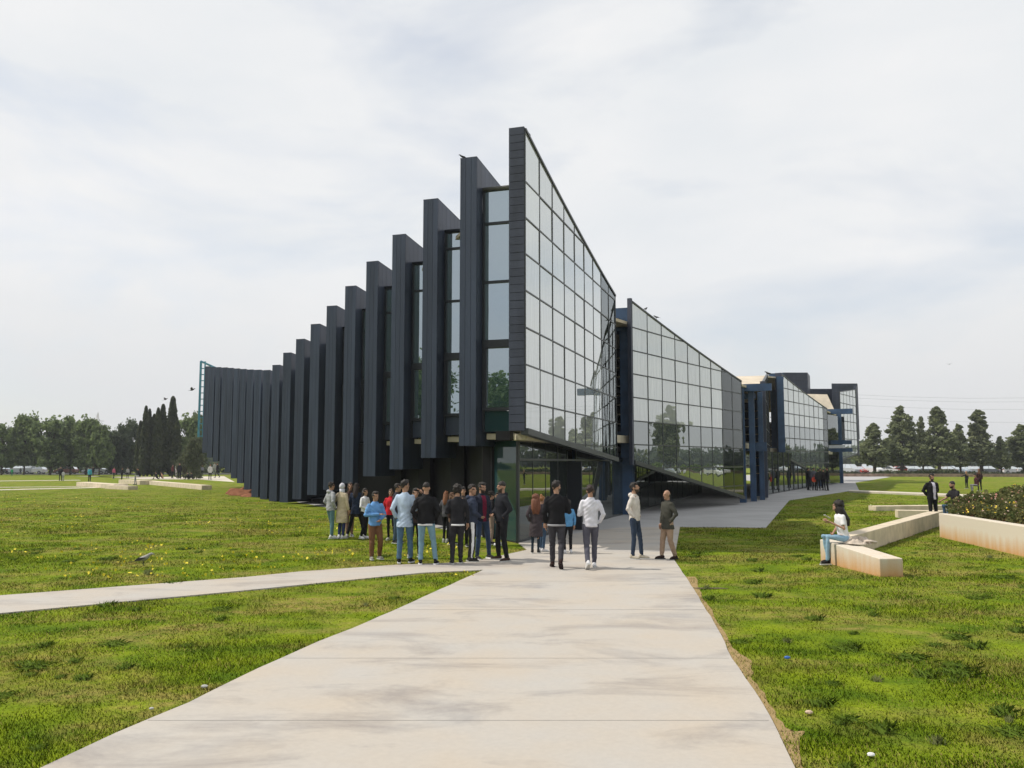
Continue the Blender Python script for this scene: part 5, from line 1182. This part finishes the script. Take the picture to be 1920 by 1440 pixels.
person(702, 1051, 923, 30, 'boy in bright blue shirt and brown trousers standing alone on the grass', top=(.13, .30, .58), bot=(.17, .085, .045), shoe=(.25, .24, .22), arms=('fold', 'belly'), build=1.08, slim=1.2, legs=('close', 'bent'), hy=15, sk=(.33, .19, .12), kind='shirt')
person(732, 1014, 918, -5, 'girl in red jacket and black leggings behind the boy in blue', top=(.48, .02, .03), bot=BK, shoe=(.45, .45, .4), hair='long', hc=(.05, .025, .015), kind='jacket', arms=('pocket', 'down'), slim=.85, legs=('close', 'bent'))
person(744, 1020, 908, 70, 'man in dark grey jacket between the girl in red and the man in pale shirt', top=(.045, .04, .05), bot=(.06, .09, .13), kind='jacket', arms=('down', 'pocket'), hy=20)
person(758, 1058, 901, 175, 'tall man in untucked pale blue shirt and blue jeans seen from behind', top=(.42, .52, .66), bot=JB, shoe=BK, sole=WT, arms=('front', 'pocket'), legs=('hfwd', 'stand'), hy=-35, kind='long', slim=1.05)
person(778, 1047, 917, 15, 'man in brown and black behind, raising a hand to his brow', top=(.045, .03, .026), bot=BK, shoe=(.3, .28, .25), arms=('down', 'up'), legs=('bent', 'stand'))
person(798, 1060, 906, 178, 'man in black jacket with white hem and faded jeans seen from behind', top=BK, bot=JL, shoe=BK, sole=WT, hair='fade', arms=('pocket', 'pocket'), kind='jacket', legs=('wide', 'stand'), hem=WT, build=1.08)
person(836, 1018, 922, 150, 'woman with long ginger hair and grey top behind the curly-haired man', top=(.08, .08, .09), bot=BK, shoe=(.4, .4, .38), hair='long', hc=(.22, .09, .04), arms=('down', 'pocket'), slim=.85, legs=('close', 'close'))
person(847, 1022, 925, 60, 'woman with brown hair mostly hidden by the curly-haired man', top=(.05, .03, .025), bot=BK, hair='long', hc=(.10, .045, .02))
person(857, 1058, 911, 185, 'man with big curly black hair, black top with white hem and black trousers', top=(.02, .02, .024), bot=(.025, .024, .028), hair='curly', arms=('down', 'front'), legs=('close', 'hback'), hem=WT, slim=1.05, build=1.03)
person(884, 1055, 910, 100, 'man in navy hoodie and black track trousers with a white side stripe', top=(.035, .045, .075), bot=BK, stripe=WT, arms=('belly', 'pocket'), hood=True, kind='jacket', hy=-40, legs=('stand', 'stand'), slim=1.1, build=1.05)
person(903, 1050, 906, 35, 'man in open navy jacket over a dark red T-shirt and dark jeans', top=(.02, .024, .04), inner=(.16, .015, .04), bot=(.04, .065, .12), kind='jacket', arms=('pocket', 'pocket'), beard=True, hy=15, legs=('stand', 'wide'), sole=WT)
person(868, 1026, 914, 0, 'man glimpsed between the curly-haired man and the man in the navy hoodie', top=(.06, .05, .05), bot=BK)
person(921, 1022, 923, 100, 'person in black with curly hair holding a cup behind the group', top=BK2, bot=(.3, .22, .18), hair='curly', arms=('front', 'front'))
person(935, 1024, 924, -90, 'person in dark jacket and jeans behind the man in the black hoodie', top=BK2, bot=JB, hair='short', shoe=WT, arms=('phone', 'down'))
person(941, 1053, 904, -65, 'man in black hoodie and black trousers with feet apart at the entrance corner', top=(.016, .017, .022), bot=BK, shoe=(.05, .03, .025), hair='fade', kind='jacket', hood=True, arms=('belly', 'pocket'), legs=('wide', 'wide'), beard=True, build=1.1, slim=1.08)
person(1005, 1039, 929, 175, 'woman with wavy ginger hair in dark grey belted coat seen from behind', top=(.055, .045, .05), bot=(.02, .035, .05), hair='longwild', hc=(.16, .055, .025), kind='coat', slim=.78, legs=('close', 'stand'), arms=('pocket', 'pocket'))
person(1017, 1036, 931, 120, 'woman with orange-tinted hair bun behind the man in the black sweater', top=(.05, .04, .05), bot=(.05, .09, .15), hair='bun', hc=(.30, .13, .04), shoe=WT, legs=('close', 'close'))
person(1044, 1067, 903, 176, 'bearded man in black sweater, grey jeans and dark boots walking away', top=BK, bot=(.045, .044, .052), shoe=(.03, .016, .014), hem=(.3, .3, .32), hy=-45, beard=True, legs=('back', 'fwd'), arms=('front', 'down'), build=1.12, slim=1.05, sole=(.03, .02, .02))
person(1066, 1039, 938, 200, 'person in sky blue top and black trousers behind the man in the black sweater', top=(.10, .28, .52), bot=BK, shoe=WT, legs=('close', 'bent'), arms=('down', 'front'))
person(1108, 1068, 911, 180, 'man in white sweater and slate grey trousers walking towards the building', top=(.62, .62, .68), bot=(.085, .085, .11), shoe=WT, hc=(.025, .013, .01), legs=('fwd', 'back'), arms=('pocket', 'front'), slim=1.05, build=1.03)
person(1191, 1050, 906, 62, 'bearded man in cream hoodie, dark jeans and beige shoes looking down', top=(.58, .54, .50), bot=(.03, .045, .075), shoe=(.42, .38, .30), hood=True, arms=('pocket', 'pocket'), beard=True, hp=14, slim=.92, legs=('stand', 'hfwd'), kind='shirt')
person(1253, 1050, 920, -65, 'older balding man in olive-grey jacket and beige trousers facing the man in cream', top=(.055, .055, .045), bot=(.34, .24, .175), shoe=(.035, .02, .018), sole=(.02, .02, .02), hair='bald', hc=(.03, .025, .022), arms=('down', 'pocket'), kind='long', legs=('hfwd', 'hback'), hp=-4, slim=1.18, build=1.1)
# right lawn
gRp = 'people on the right lawn'
w1 = person(0, 0, 0, -88, 'woman with long wild black hair, white T-shirt and pale jeans sitting on the bench wall', top=WT, bot=(.24, .38, .50), shoe=BK, sole=(.7, .7, .7), hair='longwild', kind='tee', arms=('belly', 'phone'), sit=.47, xyz=(7.18, 18.7, .02), Hm=1.66, lean=.16, hp=18, slim=.88, group=gRp)
person(1742, 0, 892, 8, 'man in open black jacket over white T-shirt standing with hands behind his back', top=BK, inner=(.62, .6, .68), bot=BK, kind='jacket', arms=('back', 'back'), beard=True, Y=30.6, Hm=1.78, group=gRp, build=1.1, sk=(.30, .17, .11))
person(0, 0, 0, -80, 'bearded man in black T-shirt and jeans sitting with arms resting on his knees', top=BK2, bot=(.06, .11, .19), kind='tee', arms=('knee', 'knee'), sit=.60, xyz=(15.0, 29.0, .02), Hm=1.78, lean=.22, beard=True, hair='fade', group=gRp, build=1.08)
person(1807, 924, 892, 200, 'small girl with blonde hair in dark jacket far across the right lawn', top=BK2, bot=BK, hair='long', hc=(.28, .16, .08), Y=72, Hm=1.45, group=gRp, low=True, arms=('down', 'reach'))
person(1831, 928, 885, 175, 'woman with long brown hair standing beside the seated person far right', top=(.05, .02, .02), bot=BK, hair='long', hc=(.13, .06, .03), Y=66, Hm=1.7, group=gRp, low=True)
person(0, 0, 0, -85, 'person in dark red sweater and grey jeans sitting on the far wall', top=(.06, .02, .025), bot=(.2, .2, .22), sit=.45, xyz=(X(1826, 62), 62, .0), Hm=1.7, group=gRp, low=True, lean=.15)
# plaza group
gP = 'people in dark clothes on the shaded plaza'
for a in ((1516, 920, 877, 90, 'first man from the left in the dark plaza group, all in black', BK), (1527, 920, 877, 10, 'person in grey top in the dark plaza group', (.10, .10, .12)), (1535, 920.5, 879, 180, 'person seen from behind in the middle of the dark plaza group', (.03, .03, .025)),
          (1545, 920, 879, -60, 'person in brown-black between the middle and the right of the plaza group', (.025, .02, .018)), (1552, 921, 876, -100, 'tallest person at the right of the dark plaza group', BK), (1539, 916, 878, 0, 'person hidden behind the middle of the plaza group', BK)):
    person(a[0], a[1], a[2], a[3], a[4], top=a[5], bot=BK, low=True, kind='jacket', group=gP)
# far left
gF = 'people scattered on the far left lawn'
for a in ((113, 902, 875, 20, 'person in dark clothes standing on the far lawn left of the seat walls', BK2, BK2, 'jacket'), (118, 902, 882, 180, 'child-sized person in white beside the dark-clad person', (.5, .5, .52), (.3, .3, .35), 'shirt'),
          (167.5, 905, 876, 170, 'person in turquoise top and black trousers on the left seat wall', (.07, .34, .45), BK, 'jacket'), (174, 893, 875, 10, 'person in black behind the turquoise top', BK2, BK2, 'shirt'),
          (213, 898, 876, 60, 'person in pink and white top walking on the far left path', (.5, .12, .2), BK, 'shirt'), (228, 903, 877, 100, 'person in black standing beside the pink top', BK, BK, 'jacket'), (239, 897, 876, 200, 'person in black and white top on the far left path', (.3, .3, .3), BK, 'shirt'),
          (22, 893, 878, 30, 'person in bright green at the far left', (.03, .30, .12), (.05, .2, .1), 'jacket'), (38, 890, 877, 30, 'person in grey near the parked silver car at far left', (.1, .11, .14), BK, 'jacket'),
          (323, 897, 871, 80, 'person in dark red at the left of the group below the tall cypress', (.14, .04, .04), BK, 'jacket'), (330, 895, 869, -60, 'person in pale top below the tall cypress', (.45, .42, .42), (.3, .28, .28), 'shirt'), (336, 898, 868, 20, 'tall person in black below the tall cypress', BK, BK, 'jacket'),
          (341, 892, 870, 20, 'person in black behind the tall one near the cypress', BK, BK, 'jacket'), (379, 893, 872, 0, 'person in grey top standing by the far path under the building end', (.2, .2, .24), BK, 'shirt'), (393.5, 900, 870, 30, 'person in long white top and black trousers near the dark wall foot', (.6, .58, .58), BK, 'long'),
          (402, 890, 867, 10, 'person in grey in front of the olive bush', (.35, .34, .34), (.3, .3, .3), 'shirt'), (407, 896, 868, -40, 'person in black striding with a pale bag by the dark wall foot', BK, BK, 'jacket'), (247, 890, 872, 10, 'person in beige standing left of the cypresses', (.35, .3, .25), BK, 'shirt')):
    person(a[0], a[1], a[2], a[3], a[4], top=a[5], bot=a[6], kind=a[7], low=True, group=gF, legs=('fwd', 'back') if 'walk' in a[4] or 'strid' in a[4] else ('stand', 'stand'))
for px, Yp, c, z, lb_ in ((266, 84, BK, .75, 'person in black bending forward on the far left seat wall'), (299, 112, BK2, 0.05, 'dark-clad person sitting on the grass by the cypresses'), (309, 112, (.5, .3, .2), .05, 'person in orange-beige sitting on the grass by the cypresses'), (358, 110, BK, .05, 'first of the people in black sitting under the olive bush'), (365, 110, BK2, .05, 'second of the people in black sitting under the olive bush')):
    person(0, 0, 0, -70, lb_, top=c, bot=(.3, .3, .34) if z > .3 else BK, sit=max(.06, z), xyz=(X(px, Yp), Yp, 0), Hm=1.7, low=True, lean=.3, group=gF)
jh = empty('jacket_heap', (7.42, 18.52, .475)); tag(jh, 'crumpled cream jacket lying on the bench wall behind the seated woman', 'jacket')
t = MB(); NR, NA = 14, 44
hv_ = lambda a, r: max(.004, .13*(1-r**2.2)*(.75+.35*math.sin(2*a+1))+.022*math.sin(5*a+9*r)+.018*math.sin(11*a-7*r+1.3)*r+.012*math.sin(23*r+3*a))
vs_ = [(0, 0, hv_(0, 0))]; fs_ = []
for i in range(1, NR+1):
    for j in range(NA):
        a = 6.2832*j/NA; r_ = i/NR; o_ = 1+.13*math.sin(3*a+.5)+.07*math.sin(7*a); vs_.append((.30*r_*o_*math.cos(a), .21*r_*o_*math.sin(a), hv_(a, r_) if i < NR else -.005))
for j in range(NA):
    k_ = (j+1) % NA; fs_.append((0, 1+j, 1+k_))
    for i in range(NR-1): fs_.append((1+i*NA+j, 1+(i+1)*NA+j, 1+(i+1)*NA+k_, 1+i*NA+k_))
t.add(vs_, fs_); t.build('cloth', cloth((.50, .43, .36)), jh, smooth=True)
t = MB(); t.tube([(.12, -.12, .06), (.22, -.17, .05), (.33, -.10, .03), (.38, .0, .025)], [.045, .042, .038, .03], 10, sy=.7); t.build('sleeve', cloth((.50, .43, .36)), jh, smooth=True)
flush_people()
# things held or laid down
t = MB(); t.box((0, 0, 0), (.009, .075, .15)); o = t.build('phone', mat('phone_white', (.6, .6, .62), .3)); o.location = (6.84, 18.70, 1.03); o.rotation_euler = (.0, -1.05, .25); tag(o, 'white mobile phone held by the seated woman', 'phone')
pz = G(1524, 920); t = MB(); t.tube([(0, -.03, .25), (0, .03, .25)], [.2, .2], 16); t.tube([(-.12, 0, .42), (0, 0, .62), (.12, 0, .42)], [.012]*3, 5); o = t.build('bag', mat('orange_red', (.75, .08, .03), .5)); o.location = (pz.x, pz.y-.4, .62); tag(o, 'round orange-red bag carried in the dark plaza group', 'bag')

# ------------------------------------------------------------ haze
hm_ = bpy.data.materials.new('haze'); hm_.use_nodes = True; t_ = hm_.node_tree; t_.nodes.clear()
ho = nd(t_, 'ShaderNodeOutputMaterial'); hv = nd(t_, 'ShaderNodeVolumePrincipled'); hv.inputs['Color'].default_value = (.86, .91, 1, 1); hv.inputs['Density'].default_value = .00032; hv.inputs['Anisotropy'].default_value = .2
t_.links.new(hv.outputs[0], ho.inputs['Volume'])
q = MB(); q.box((0, 420, 14.5), (1300, 1100, 31)); tag(q.build('haze', hm_), kind='stuff')
